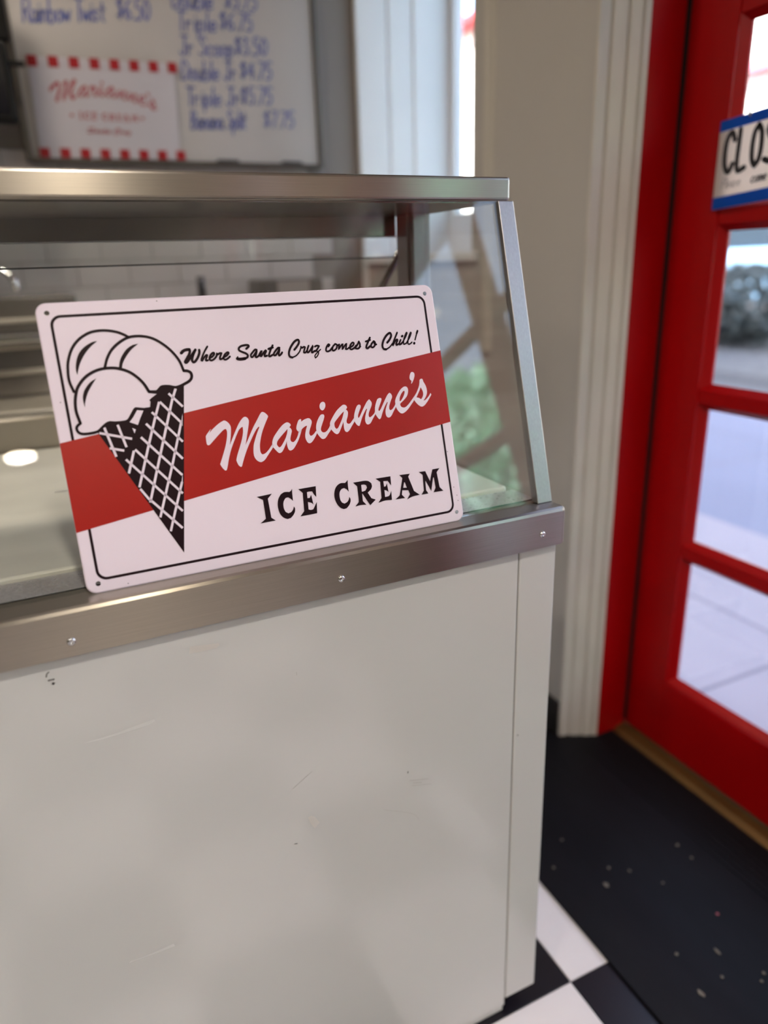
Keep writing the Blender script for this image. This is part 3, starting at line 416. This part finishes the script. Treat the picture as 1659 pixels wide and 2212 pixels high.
LATTICE=[[2.5,[[115.8,198.2],[128.4,182.6]]],[2.5,[[105.2,190.3],[123.5,166.2]]],[2.42,[[95.2,180.2],[122.1,145.0]]],[2.57,[[87.2,168.8],[119.0,126.6]]],[2.5,[[79.7,155.2],[115.5,109.2]]],[2.43,[[71.7,143.0],[112.7,89.4]]],[2.43,[[60.8,133.9],[109.5,70.5]]],[2.5,[[77.6,88.5],[106.3,52.1]]],[2.58,[[124.1,202.7],[118.4,191.0],[96.0,133.3],[77.5,85.1]]],[2.5,[[104.6,190.3],[98.1,175.2],[86.1,145.8],[69.3,102.8]]],[2.52,[[70.3,142.0],[61.3,119.0]]],[2.5,[[124.5,167.8],[117.9,150.3],[106.4,120.1],[94.2,90.2],[85.1,67.5]]],[2.5,[[114.0,101.9],[109.6,91.2],[97.9,62.4],[93.3,50.8]]],[2.5,[[45.2,169.7],[51.9,138.1]]],[2.43,[[58.7,171.0],[63.6,146.7]]],[2.42,[[39.4,164.7],[70.6,154.7]]],[2.43,[[46.8,147.8],[60.7,143.4]]],[2.43,[[69.9,101.1],[77.2,88.2]]]]
SCOOPS=[[2.75,[[22.4,209.5],[19.9,220.5],[20.4,231.6],[22.5,241.7],[27.9,253.2],[35.8,261.9],[45.7,267.6],[55.0,269.6],[64.8,269.3],[74.4,267.0],[80.7,263.9],[84.6,261.2]]],[2.75,[[56.4,231.8],[59.9,240.3],[65.5,248.6],[73.3,255.2],[82.5,260.0],[90.4,261.5],[100.6,260.7],[109.6,257.6],[118.2,251.6],[126.5,242.9],[132.8,232.4],[135.8,221.2]]],[2.99,[[135.8,221.0],[139.8,220.4],[142.8,218.3],[143.4,214.6],[141.3,210.5],[135.7,207.3],[125.3,204.0],[117.6,205.8],[110.6,206.2],[107.6,204.4],[103.6,201.5],[95.9,202.3]]],[2.99,[[96.0,202.1],[92.2,210.9],[86.6,218.5],[79.1,225.0],[69.7,229.1],[61.6,230.5],[51.6,230.1],[42.0,227.0],[33.8,221.7],[26.9,213.8],[23.7,206.3],[21.7,197.9],[21.2,188.4],[23.1,176.8]]],[2.75,[[23.1,176.8],[19.7,174.3],[18.6,171.3],[19.9,167.8],[23.4,165.8],[29.9,165.4],[38.3,166.5],[43.9,170.5],[49.5,174.1],[54.4,173.7],[63.6,173.3],[69.7,174.3],[74.0,179.3],[78.6,185.3],[81.0,185.7],[87.7,184.3],[93.7,184.0]]]]
SHINE=[[[53.2,259.2],[48.2,258.4],[41.0,254.8],[34.8,249.3],[30.9,242.7],[28.8,236.0],[28.1,230.9],[28.6,225.9],[30.1,230.7],[33.4,238.2],[38.8,246.4],[45.7,253.6]],[[93.5,253.4],[87.2,252.3],[80.5,248.3],[74.8,241.7],[71.7,235.8],[69.9,229.3],[72.9,229.1],[74.8,234.6],[79.4,241.3],[85.6,247.9]],[[45.9,221.0],[39.6,217.7],[33.6,211.4],[30.6,205.6],[29.6,199.6],[30.2,192.2],[31.3,197.7],[34.8,206.0],[39.7,213.4]]]
BAND=[[1.2,159.7],[458.1,218.2],[458.3,127.3],[0.7,65.9]]
TH = 1.2955
SP = Plane((-0.5958, 0.0122, ZR + 0.0004), (1, 0, 0), (0, math.cos(TH), math.sin(TH)), (0, -math.sin(TH), math.cos(TH)))
sign = thing('tin_sign', 'white tin ice cream sign with red band leaning on the slanted glass', 'sign', (-0.367, 0.0122, ZR))
SWD, SHT, SRD = 457.0, 300.6, 11.0
def rrect(x0, y0, x1, y1, r, n=7):
    out = []
    for cx, cy, a in ((x1 - r, y1 - r, 0), (x0 + r, y1 - r, 90), (x0 + r, y0 + r, 180), (x1 - r, y0 + r, 270)):
        for k in range(n + 1):
            t = math.radians(a + 90 * k / n); out.append((cx + r * math.cos(t), cy + r * math.sin(t)))
    return out
def circ(c, r, n=16): return [(c[0] + r * math.cos(2 * math.pi * k / n), c[1] + r * math.sin(2 * math.pi * k / n)) for k in range(n)]
HOLES = [(10.6, 290.5), (446.0, 289.8), (447.6, 11.6), (12.0, 9.8)]
def plate(bm):
    loops = [rrect(1.2, 1.2, SWD - 1.2, SHT - 1.2, SRD - 1)] + [circ(h, 2.6) for h in HOLES]
    fill(bm, SP, loops, 0.0); fill(bm, SP, loops, -0.0012)
    for li, l in enumerate(loops):
        n = len(l)
        if li:
            a = [bm.verts.new(SP.at(p, 0.0)) for p in l]; b = [bm.verts.new(SP.at(p, -0.0012)) for p in l]
            for k in range(n): bm.faces.new((a[k], a[(k + 1) % n], b[(k + 1) % n], b[k]))
        else:   # rolled edge
            o2 = rrect(0, 0, SWD, SHT, SRD); rings = [[bm.verts.new(SP.at(p, h)) for p in q] for q, h in ((l, 0.0), (o2, -0.0007), (o2, -0.0022), (l, -0.0012))]
            for A_, B_ in zip(rings, rings[1:]):
                for k in range(n): bm.faces.new((A_[k], A_[(k + 1) % n], B_[(k + 1) % n], B_[k]))
printed('plate', plate, M['sign_white'], sign)
H1, H2, H3, H4 = 0.00012, 0.00024, 0.00036, 0.00048
def border(bm):
    o_, i_ = rrect(11.7, 12.3, 444.9, 287.9, 10.8), rrect(14.5, 15.1, 442.1, 285.1, 8.4); n = len(o_)
    a = [bm.verts.new(SP.at(p, H1)) for p in o_]; b = [bm.verts.new(SP.at(p, H1)) for p in i_]
    for k in range(n): bm.faces.new((a[k], a[(k + 1) % n], b[(k + 1) % n], b[k]))
printed('border_line', border, M['sign_black'], sign)
printed('red_band', lambda b: fill(b, SP, [[(0.2, 158.9), (456.8, 218.0), (456.8, 127.1), (0.2, 65.8)]], H2), M['sign_red'], sign)
cone = printed('cone_print', lambda b: fill(b, SP, [CONE], H3), M['sign_black'], sign)
def lat(bm):
    for l in CONE_CUTS: fill(bm, SP, [l], H4)
    for w, p in LATTICE:
        P = [Vector(q) for q in p]; r = w / 2; L_ = []
        for i, q in enumerate(P):
            d = (P[min(i + 1, len(P) - 1)] - P[max(i - 1, 0)]).normalized(); nn = Vector((-d.y, d.x)); L_.append((bm.verts.new(SP.at(q + nn * r, H4)), bm.verts.new(SP.at(q - nn * r, H4))))
        for (a, b), (c, d) in zip(L_, L_[1:]): bm.faces.new((a, b, d, c))
printed('waffle_lines', lat, M['sign_white'], cone)
for w, p in SCOOPS: printed('scoop_outline', lambda b: stroke(b, SP, p, w, H4, 5), M['sign_black'], sign)
for l in SHINE: printed('scoop_shine', lambda b: fill(b, SP, [catmull(l, 4, True)], H4), M['sign_black'], sign)
for loops in MARIANNES: printed('letter', lambda b: fill(b, SP, [catmull(l, 4, True, 62) for l in loops], H4), M['sign_white'], sign)
for loops in ICE_CREAM: printed('letter', lambda b: fill(b, SP, [catmull(l, 3, True, 28) for l in loops], H4), M['sign_black'], sign)
for strokes in TAGLINE: printed('letter', lambda b: [stroke(b, SP, p, w * 1.12, H4, 4) for w, p in strokes], M['sign_black'], sign)
for p in ((41, 4), (120, 297), (8, 200), (448, 44), (451, 33), (357, 47), (451.5, 26), (446, 90)):
    printed('chip_mark', lambda b: fill(b, SP, [circ(p, 0.55, 6)], H4), M['sign_black'], sign)

# ------------------------------------------------------------------ single-stroke hand lettering
FONT = {
 'R': [[(0, 0), (0, 1), (.35, 1), (.45, .8), (.33, .55), (0, .5)], [(.15, .5), (.5, 0)]], 'a': [[(.4, .5), (.15, .5), (.02, .25), (.15, 0), (.33, .1), (.4, .5), (.42, .05), (.5, 0)]],
 'i': [[(.1, .5), (.1, 0)], [(.1, .7), (.1, .74)]], 'n': [[(.05, .5), (.05, 0)], [(.05, .35), (.2, .5), (.35, .45), (.38, 0)]], 'b': [[(.05, 1), (.05, 0), (.3, 0), (.42, .25), (.3, .5), (.05, .4)]],
 'o': [[(.22, .5), (.05, .35), (.08, .08), (.25, 0), (.4, .15), (.38, .42), (.22, .5)]], 'w': [[(0, .5), (.12, 0), (.25, .4), (.38, 0), (.5, .5)]], 'T': [[(0, 1), (.55, 1)], [(.27, 1), (.27, 0)]],
 's': [[(.35, .45), (.15, .5), (.08, .36), (.3, .2), (.25, .02), (.03, .05)]], 't': [[(.15, .85), (.15, .1), (.3, 0)], [(0, .55), (.32, .55)]],
 '$': [[(.4, .8), (.2, .9), (.05, .7), (.35, .45), (.3, .15), (.05, .15)], [(.22, 1), (.22, 0)]], '6': [[(.38, .95), (.1, .6), (.05, .2), (.22, 0), (.4, .2), (.25, .45), (.07, .3)]],
 '.': [[(.1, 0), (.1, .04)]], '5': [[(.4, 1), (.08, 1), (.05, .58), (.3, .58), (.4, .3), (.25, 0), (.02, .06)]], '0': [[(.22, 1), (.05, .7), (.05, .3), (.22, 0), (.4, .3), (.4, .7), (.22, 1)]],
 'D': [[(0, 0), (0, 1), (.3, .92), (.5, .5), (.3, .06), (0, 0)]], 'u': [[(.05, .5), (.06, .1), (.2, 0), (.35, .15), (.38, .5), (.4, 0)]], 'l': [[(.1, 1), (.1, .05), (.2, 0)]],
 'e': [[(.05, .27), (.38, .3), (.3, .5), (.1, .45), (.03, .2), (.2, 0), (.4, .1)]], '7': [[(.02, 1), (.42, 1), (.15, 0)]], 'r': [[(.05, .5), (.07, 0)], [(.07, .3), (.2, .48), (.35, .45)]],
 'p': [[(.05, .5), (.05, -.35)], [(.05, .4), (.3, .5), (.4, .25), (.25, 0), (.05, .08)]], 'J': [[(.05, 1), (.5, 1)], [(.3, 1), (.3, .15), (.15, 0), (0, .15)]],
 'S': [[(.45, .85), (.25, 1), (.05, .8), (.38, .4), (.3, .05), (0, .1)]], 'c': [[(.38, .42), (.2, .5), (.04, .25), (.18, 0), (.38, .08)]], '3': [[(.05, .95), (.35, .95), (.15, .6), (.4, .35), (.25, 0), (.02, .08)]],
 '4': [[(.3, 0), (.3, 1), (.02, .35), (.45, .35)]], 'B': [[(0, 0), (0, 1), (.35, .9), (.3, .6), (0, .53), (.4, .4), (.38, .1), (0, 0)]], 'P': [[(0, 0), (0, 1), (.35, .98), (.45, .75), (.3, .5), (0, .48)]],
 'm': [[(.03, .5), (.03, 0)], [(.03, .35), (.15, .5), (.25, .4), (.25, 0)], [(.25, .35), (.38, .5), (.48, .4), (.48, 0)]], 'g': [[(.38, .5), (.12, .5), (.04, .25), (.15, .05), (.38, .2), (.38, .5), (.36, -.2), (.15, -.35), (.02, -.2)]],
 'C': [[(.47, .80), (.36, .97), (.22, .98), (.08, .8), (.04, .5), (.08, .2), (.22, .02), (.36, .03), (.47, .2)]], 'L': [[(.05, 1), (.05, .03), (.42, .03)]], 'O': [[(.25, 1), (.09, .83), (.04, .5), (.09, .17), (.25, 0), (.41, .17), (.46, .5), (.41, .83), (.25, 1)]],
 'E': [[(.42, .97), (.05, .97), (.05, .03), (.43, .03)], [(.05, .52), (.36, .52)]],
}
ADV = {'i': .22, 'l': .24, '.': .2, 't': .34, 'w': .58, 'm': .58, ' ': .35}
def write(pl, text, x, y, h, w, m, parent, sx=1.0, rise=0.0, slant=0.12, hh=0.0):
    cx = 0.0
    for ch in text:
        if ch != ' ':
            def mk(b):
                for st in FONT[ch]: stroke(b, pl, [(x + (cx + px * sx + py * slant) * h, y + py * h + (cx * h) * rise) for px, py in st], w, hh, 3)
            printed('letter', mk, m, parent)
        cx += ADV.get(ch, .52) * sx

# ------------------------------------------------------------------ menu board and banner on the back wall
BY = YB - 0.006
brd = thing('menu_whiteboard', 'large whiteboard price list with blue handwriting on the back wall', 'whiteboard', (-0.1, BY, 1.55))
bx0, bx1, bz0, bz1 = -0.520, 0.352, 1.552, 2.5
box('writing_surface', (bx0, BY - 0.012, bz0), (bx1, BY, bz1), M['board'], brd)
boxes('frame', [((bx1 - 0.004, BY - 0.018, bz0 - 0.01), (bx1 + 0.014, BY, bz1)), ((bx0 - 0.014, BY - 0.018, bz0 - 0.01), (bx0 + 0.004, BY, bz1)), ((bx0 - 0.014, BY - 0.018, bz1), (bx1 + 0.014, BY, bz1 + 0.016))], M['frame'], brd, 0.002)
box('bottom_frame', (bx0, BY - 0.017, bz0 - 0.008), (bx1, BY, bz0 + 0.001), M['frame'], brd)
tray = thing('pen_tray', 'narrow grey pen tray fixed under the whiteboard', 'tray', (-0.1, BY, bz0 - 0.02))
box('shelf', (bx0, BY - 0.034, bz0 - 0.014), (bx1, BY, bz0 - 0.0085), M['frame'], tray); box('front_lip', (bx0, BY - 0.036, bz0 - 0.014), (bx1, BY - 0.0342, bz0 - 0.004), M['frame'], tray)
BP = Plane((0, BY - 0.0125, 0), (1, 0, 0), (0, 0, 1), (0, -1, 0), 1.0)
mk_w = 0.0055
write(BP, 'Rainbow Twist', -0.482, 1.885, 0.054, mk_w, M['marker'], brd, 0.66, 0.10); write(BP, '$6.50', -0.238, 1.915, 0.052, mk_w, M['marker'], brd, 0.80, 0.02)
for txt, pr_, x, z, xp, sx_ in (('Double', '$5.75', -.078, 1.957, .075, .86), ('Triple', '$6.75', -.072, 1.900, .055, .95), ('Jr Scoop', '$3.50', -.070, 1.838, .095, .82), ('Double Jr', '$4.75', -.072, 1.774, .105, .80), ('Triple Jr', '$5.75', -.068, 1.705, .100, .86), ('Banana Split', '$7.75', -.060, 1.642, .168, .64)):
    write(BP, txt, x, z, 0.050, mk_w, M['marker'], brd, sx_, 0.05); write(BP, pr_, xp, z + 0.014, 0.046, mk_w, M['marker'], brd, 1.0, 0.03)
for x, lb in ((0.04, 'black marker pen on the whiteboard tray beside the paper banner'), (0.25, 'black marker pen on the whiteboard tray next to the wall corner')):
    tag(box('marker_pen', (x - 0.035, BY - 0.0335, bz0 - 0.0083), (x + 0.035, BY - 0.0195, bz0 + 0.006), M['dark'], None, 0.004), lb, 'pen', 'marker pens on the tray')
ban = thing('paper_banner', 'white paper banner with red striped borders hung on the whiteboard', 'banner', (-0.3, BY - 0.02, 1.55))
QY = BY - 0.020
prism('sheet', [(-0.496, 1.551), (-0.104, 1.555), (-0.094, 1.812), (-0.490, 1.804)], 1, QY, QY + 0.002, M['paper'], ban)
QP = Plane((0, QY, 0), (1, 0, 0), (0, 0, 1), (0, -1, 0), 1.0)
for k in range(8):
    for x, z, hgt in ((-0.492 + k * 0.0542, 1.779 + k * 0.0012, 0.027), (-0.4975 + k * 0.0545, 1.552 + k * 0.0004, 0.025)):
        box('red_stripe', (x, QY - 0.0012, z), (x + 0.0265, QY - 0.0001, z + hgt), M['banner_red'], ban)
def arch(p):
    t_ = (p[0] - 147.0) / 287.0; v_ = p[1] - (118.0 + (p[0] - 240.0) * 0.178)
    return (-0.446 + t_ * 0.290, 1.684 + v_ * 0.00095 + 0.030 * (1 - (2 * t_ - 1.0) ** 2) - 0.004 * t_)
for loops in MARIANNES: printed('letter', lambda b: fill(b, QP, [[arch(q) for q in catmull(l, 2, True)] for l in loops], 0.0004), M['banner_script'], ban)
def lowr(p): return (-0.380 + (p[0] - 192) * 0.00069, 1.653 + (p[1] - 41) * 0.00062)
for loops in ICE_CREAM: printed('letter', lambda b: fill(b, QP, [[lowr(q) for q in l] for l in loops], 0.0004), M['banner_script'], ban)
for xx in (-0.397, -0.203): printed('dot', lambda b: fill(b, QP, [[(xx + 0.005 * math.cos(k), 1.663 + 0.005 * math.sin(k)) for k in range(6)]], 0.0004), M['banner_script'], ban)
def city(p): return (-0.362 + (p[0] - 196) * 0.0012, 1.617 + (p[1] - 225) * 0.00085)
for st_ in TAGLINE[5:14]: printed('letter', lambda b: [stroke(b, QP, [city(q) for q in p], w * 0.0013, 0.0004, 3) for w, p in st_], M['banner_script'], ban)
# black monitor on a wall arm beside the board
mon = thing('wall_monitor', 'black wall monitor on a short arm beside the whiteboard', 'monitor', (-0.75, 1.56, 1.6))
box('screen_housing', (-1.02, 1.53, 1.607), (-0.542, 1.575, 1.79), M['monitor'], mon, 0.008); box('screen', (-1.00, 1.5285, 1.625), (-0.558, 1.5305, 1.775), M['screen'], mon)
box('top_housing', (-1.02, 1.535, 1.792), (-0.528, 1.57, 2.05), M['monitor'], mon, 0.006)
boxes('arm', [((-0.60, 1.575, 1.738), (-0.57, YB - 0.002, 1.762)), ((-0.542, 1.548, 1.739), (-0.506, 1.556, 1.751)), ((-0.63, YB - 0.012, 1.70), (-0.54, YB - 0.001, 1.80))], M['monitor'], mon)

# ------------------------------------------------------------------ back counter and what stands on it
bc = thing('back_counter', 'stainless steel service counter along the tiled back wall', 'counter', (-0.7, 1.45, 0))
box('worktop', (-2.4, 1.18, 0.89), (0.30, 1.735, 0.93), M['steel'], bc, 0.004)
for i in range(4): 
    dr = box('cabinet_door', (-2.38 + i * 0.67, 1.20, 0.12), (-2.38 + i * 0.67 + 0.655, 1.22, 0.88), M['steel_dark'], bc, 0.003); box('handle', (-2.30 + i * 0.67 + 0.2, 1.175, 0.82), (-2.30 + i * 0.67 + 0.4, 1.1995, 0.835), M['chrome'], dr)
box('carcass', (-2.4, 1.221, 0.08), (0.30, 1.73, 0.889), M['steel_dark'], bc); box('plinth', (-2.4, 1.25, 0.0), (0.30, 1.73, 0.08), M['dark'], bc)
eq = thing('steel_prep_unit', 'low dark steel prep unit with shelves standing on the back counter', 'appliance', (-1.0, 1.5, 0.93))
box('housing', (-1.6, 1.42, 0.93), (-0.482, 1.66, 1.186), M['steel_dark'], eq, 0.006)
for z in (0.99, 1.055, 1.12): box('shelf_edge', (-1.58, 1.395, z), (-0.50, 1.42, z + 0.012), M['steel'], eq, 0.002)
box('tray', (-1.2, 1.36, 1.075), (-0.555, 1.394, 1.095), M['chrome'], eq, 0.003)
fa = thing('gooseneck_faucet', 'chrome gooseneck faucet above the steel prep unit', 'faucet', (-0.72, 1.68, 0.93))
lathe('base', [(0.025, 0.0), (0.025, 0.02), (0.014, 0.03)], (-0.73, 1.69, 0.93), M['chrome'], fa, 16)
tube('spout', [(-0.73, 1.69, 0.95), (-0.73, 1.69, 1.20)] + [(-0.675 - 0.055 * math.cos(a), 1.69 - 0.10 * (1 - math.cos(a)) / 2, 1.20 + 0.06 * math.sin(a)) for a in [math.pi * k / 10 for k in range(1, 10)]] + [(-0.62, 1.59, 1.195)], 0.010, M['chrome'], fa, 10)
bt = thing('pump_bottle', 'dark pump bottle standing on the back counter', 'bottle', (-0.105, 1.62, 0.93))
lathe('body', [(0.03, 0.0), (0.032, 0.01), (0.032, 0.17), (0.014, 0.20), (0.012, 0.22)], (-0.105, 1.62, 0.93), M['bottle'], bt, 18); lathe('pump', [(0.013, 0.22), (0.013, 0.285), (0.006, 0.286)], (-0.105, 1.62, 0.93), M['bottle'], bt, 14)
ap = thing('countertop_mixer', 'grey countertop machine with pale panel near the wall corner', 'appliance', (0.16, 1.6, 0.93))
box('housing', (0.065, 1.54, 0.93), (0.27, 1.70, 1.20), M['appliance'], ap, 0.008); box('front_panel', (0.115, 1.536, 1.10), (0.22, 1.5405, 1.195), M['label'], ap); box('base', (0.05, 1.50, 0.9302), (0.28, 1.5395, 0.97), M['appliance'], ap, 0.004)

# ------------------------------------------------------------------ sign on the door
cl = thing('closed_sign', 'white card sign with blue borders hanging on the red door', 'sign', (0.686, 0.25, 1.32))
CX_ = 0.684
def cy(d): return 0.4005 - d
slp = 0.072
CP = Plane((CX_ - 0.0003, 0.4005, 1.317), (0, -1, 0), (0, 0, 1), (-1, 0, 0), 1.0)
def para(x0, y0, x1, y1): return [(x0, y0 + x0 * slp), (x1, y0 + x1 * slp), (x1, y1 + x1 * slp), (x0, y1 + x0 * slp)]
def card(name, l, h0, h1, m):
    b = bmesh.new(); A_ = [b.verts.new(CP.at(p, h0)) for p in l]; B_ = [b.verts.new(CP.at(p, h1)) for p in l]; n = len(l)
    for i in range(n): b.faces.new((A_[i], A_[(i + 1) % n], B_[(i + 1) % n], B_[i]))
    b.faces.new(A_[::-1]); b.faces.new(B_); return frombm(name, b, m, cl)
card('card', para(0, 0.0, 0.305, 0.1605), -0.0035, 0.0, M['sign_cream'])
card('blue_border', para(0, 0.0, 0.305, 0.0225), 0.00005, 0.0004, M['sign_blue']); card('blue_border', para(0, 0.141, 0.305, 0.1605), 0.00005, 0.0004, M['sign_blue'])
def wr(text, x, y, h, w, m, sx, slant=0.0):
    cx = 0.0
    for ch in text:
        if ch != ' ':
            def mk(b):
                for st in FONT[ch]: stroke(b, CP, [(x + (cx + px * sx + py * slant) * h, y + py * h + (x + cx * h) * slp) for px, py in st], w, 0.0006, 4)
            printed('letter', mk, m, cl)
        cx += ADV.get(ch, .52 if sx > 0.7 else .66) * sx
wr('CLOSED', 0.016, 0.066, 0.070, 0.0102, M['ink'], 0.66); wr('Please', 0.018, 0.037, 0.018, 0.0014, M['ink_grey'], 0.85, 0.2); wr('come again', 0.084, 0.037, 0.019, 0.0026, M['ink'], 0.85, 0.2)
tube('hook', [(CX_ + 0.002, 0.335, 1.477), (CX_ - 0.003, 0.335, 1.482), (CX_ - 0.003, 0.335, 1.492), (CX_ + 0.006, 0.335, 1.496)], 0.0028, M['clear'], cl, 8)

# ------------------------------------------------------------------ door mat and litter on it
mt = thing('door_mat', 'black ribbed rubber mat lying inside the red door', 'mat', (0.41, -0.7, 0))
box('mat_base', (0.163, -2.4, 0.0005), (0.652, 0.60, 0.006), M['mat'], mt, 0.002)
for k in range(7): box('rib', (0.535 + k * 0.016, -2.38, 0.006), (0.541 + k * 0.016, 0.515, 0.0075), M['mat'], mt)
for i, (x, y) in enumerate([(.274, .262), (.488, .134), (.487, .094), (.311, .154), (.276, .123), (.383, .073), (.421, -.031), (.283, -.058), (.354, -.088), (.263, -.132), (.209, .208), (.32, -.128), (.345, .128), (.376, -.165), (.392, -.156)]):
    bm = bmesh.new(); bmesh.ops.create_icosphere(bm, subdivisions=1, radius=1.0); big = i in (1, 4, 9)
    for v in bm.verts: v.co = Vector((v.co.x * (0.0035 if not big else 0.005) * random.uniform(.6, 1.2), v.co.y * (0.0035 if i not in (4, 8, 9) else 0.009) * random.uniform(.7, 1.2), v.co.z * 0.0014)) + Vector((x, y, 0.0072))
    o = frombm('crumb', bm, M['crumb_p'] if i == 6 else M['crumb'])
    if i == 6: tag(o, 'small pink crumb lying on the black door mat', 'crumb')
    else: tag(o, 'small pale crumb lying on the black door mat', 'crumb', 'pale crumbs on the mat')

# ------------------------------------------------------------------ outside the door
GZ = -0.06
struct(box('sidewalk', (XO, -25, GZ - 0.1), (2.4, 40, GZ), M['walk']), 'pale concrete sidewalk')
struct(box('pavement', (2.4, -25, GZ - 0.1), (5.6, 40, GZ), M['walk_shaded']), 'far sidewalk strip with shade painted in blue grey')  # far half of the sidewalk, shade painted in as darker, bluer concrete
for x in (1.6, 4.0): struct(box('sidewalk_joint', (x, -25, GZ), (x + 0.012, 40, GZ + 0.001), M['joint']))
for y in (-3, 0.6, 2.4, 4.2): struct(box('sidewalk_joint', (XO, y, GZ), (5.6, y + 0.012, GZ + 0.001), M['joint']))
struct(box('kerb', (5.6, -25, GZ - 0.15), (5.8, 40, GZ + 0.001), M['kerb'])); struct(box('kerb_shade', (5.8, -25, GZ - 0.2), (7.1, 40, GZ - 0.115), M['kerb_shade'])); struct(box('road', (7.1, -30, GZ - 0.25), (40, 60, GZ - 0.12), M['asphalt']), 'grey asphalt road')  # strip beside the kerb: the kerb's shade painted as darker asphalt
fb = thing('far_building', 'white stucco building with red eaves across the road', 'building', (26, 20, GZ))
box('wall', (24, -6, GZ - 0.12), (30, 60, 13.2), M['stucco'], fb)
rf = prism('eave', [(22.8, 13.2), (30, 13.2), (30, 14.6), (23.2, 13.7)], 1, -6, 60, M['terracotta'], fb)
for k in range(1, 9):
    w_ = box('window', (23.94, -12 + k * 6.5, 2.6), (24.0, -9.6 + k * 6.5, 4.6), M['win'], fb)
aw = prism('awning', [(24.0, 7.6), (23.2, 7.25), (23.2, 7.1), (24.0, 7.4)], 1, 15.0, 20.4, M['awning'], fb)
car = thing('parked_van', 'pale blue van parked across the road', 'van', (14, 11.5, GZ - 0.12))
prism('body', [(8.0, 0.25), (13.4, 0.25), (13.5, 0.85), (12.9, 1.25), (8.1, 1.3), (7.9, 0.6)], 0, 12.6, 14.4, M['car'], car, 0.06)
prism('cabin', [(8.2, 1.27), (12.8, 1.25), (12.0, 1.92), (8.4, 1.95)], 0, 12.75, 14.25, M['carglass'], car, 0.05); box('roof', (12.8, 8.4, 1.93), (14.2, 12.0, 2.02), M['car'], car, 0.03)
for y in (9.0, 12.4):
    for x in (12.62, 14.38): lathe('wheel', [(0.3, -0.1), (0.32, -0.08), (0.32, 0.08), (0.3, 0.1)], (x, y, GZ - 0.12 + 0.32), M['tyre'], car, 20, 0)
def leaves(name, c, rad, n, size, m, parent, seed):
    bm = bmesh.new(); rnd = random.Random(seed)
    for k in range(n):
        a, b, r = rnd.uniform(0, 6.283), math.acos(rnd.uniform(-1, 1)), rnd.uniform(.7, 1.0)
        p = Vector((c[0] + rad[0] * r * math.sin(b) * math.cos(a), c[1] + rad[1] * r * math.sin(b) * math.sin(a), c[2] + rad[2] * r * math.cos(b)))
        u_ = Vector((rnd.uniform(-1, 1), rnd.uniform(-1, 1), rnd.uniform(-1, 1))).normalized(); v_ = u_.orthogonal().normalized(); s = rnd.uniform(.6, 1.1) * size
        bm.faces.new([bm.verts.new(p + u_ * s), bm.verts.new(p + v_ * s * .6), bm.verts.new(p - u_ * s), bm.verts.new(p - v_ * s * .6)])
    o = frombm(name, bm, m, parent); o['kind'] = 'stuff'; return o
def tree(x, y, h, rad, nl, lab):
    t = thing('street_tree', lab, 'tree', (x, y, GZ - 0.12)); tube('trunk', [(x, y, GZ - 0.13), (x + 0.05, y, h * 0.35), (x, y + 0.05, h * 0.7)], 0.14, M['trunk'], t)
    leaves('foliage', (x, y, h * 0.56), (rad, rad, h * 0.46), nl, 0.26, M['leaf'], t, x)
tree(10.5, -15.6, 7.0, 3.2, 6500, 'large pale green leafy tree across the road from the shop window')
tree(11.5, -8.4, 4.4, 2.0, 2500, 'smaller pale green tree across the road beside the white building')
for k, (y, lab) in enumerate(((7.6, 'grey green bush by the road in front of the parked van'), (10.9, 'grey green bush by the road beyond the parked van'))):
    b_ = thing('roadside_bush', lab, 'bush', (9.6, y, GZ - 0.12)); leaves('foliage', (9.6, y, 0.45), (0.9, 1.45, 0.62), 2600, 0.10, M['bush'], b_, k)
    tube('stem', [(9.6, y, GZ - 0.13), (9.6, y + 0.05, 0.5)], 0.05, M['trunk'], b_)
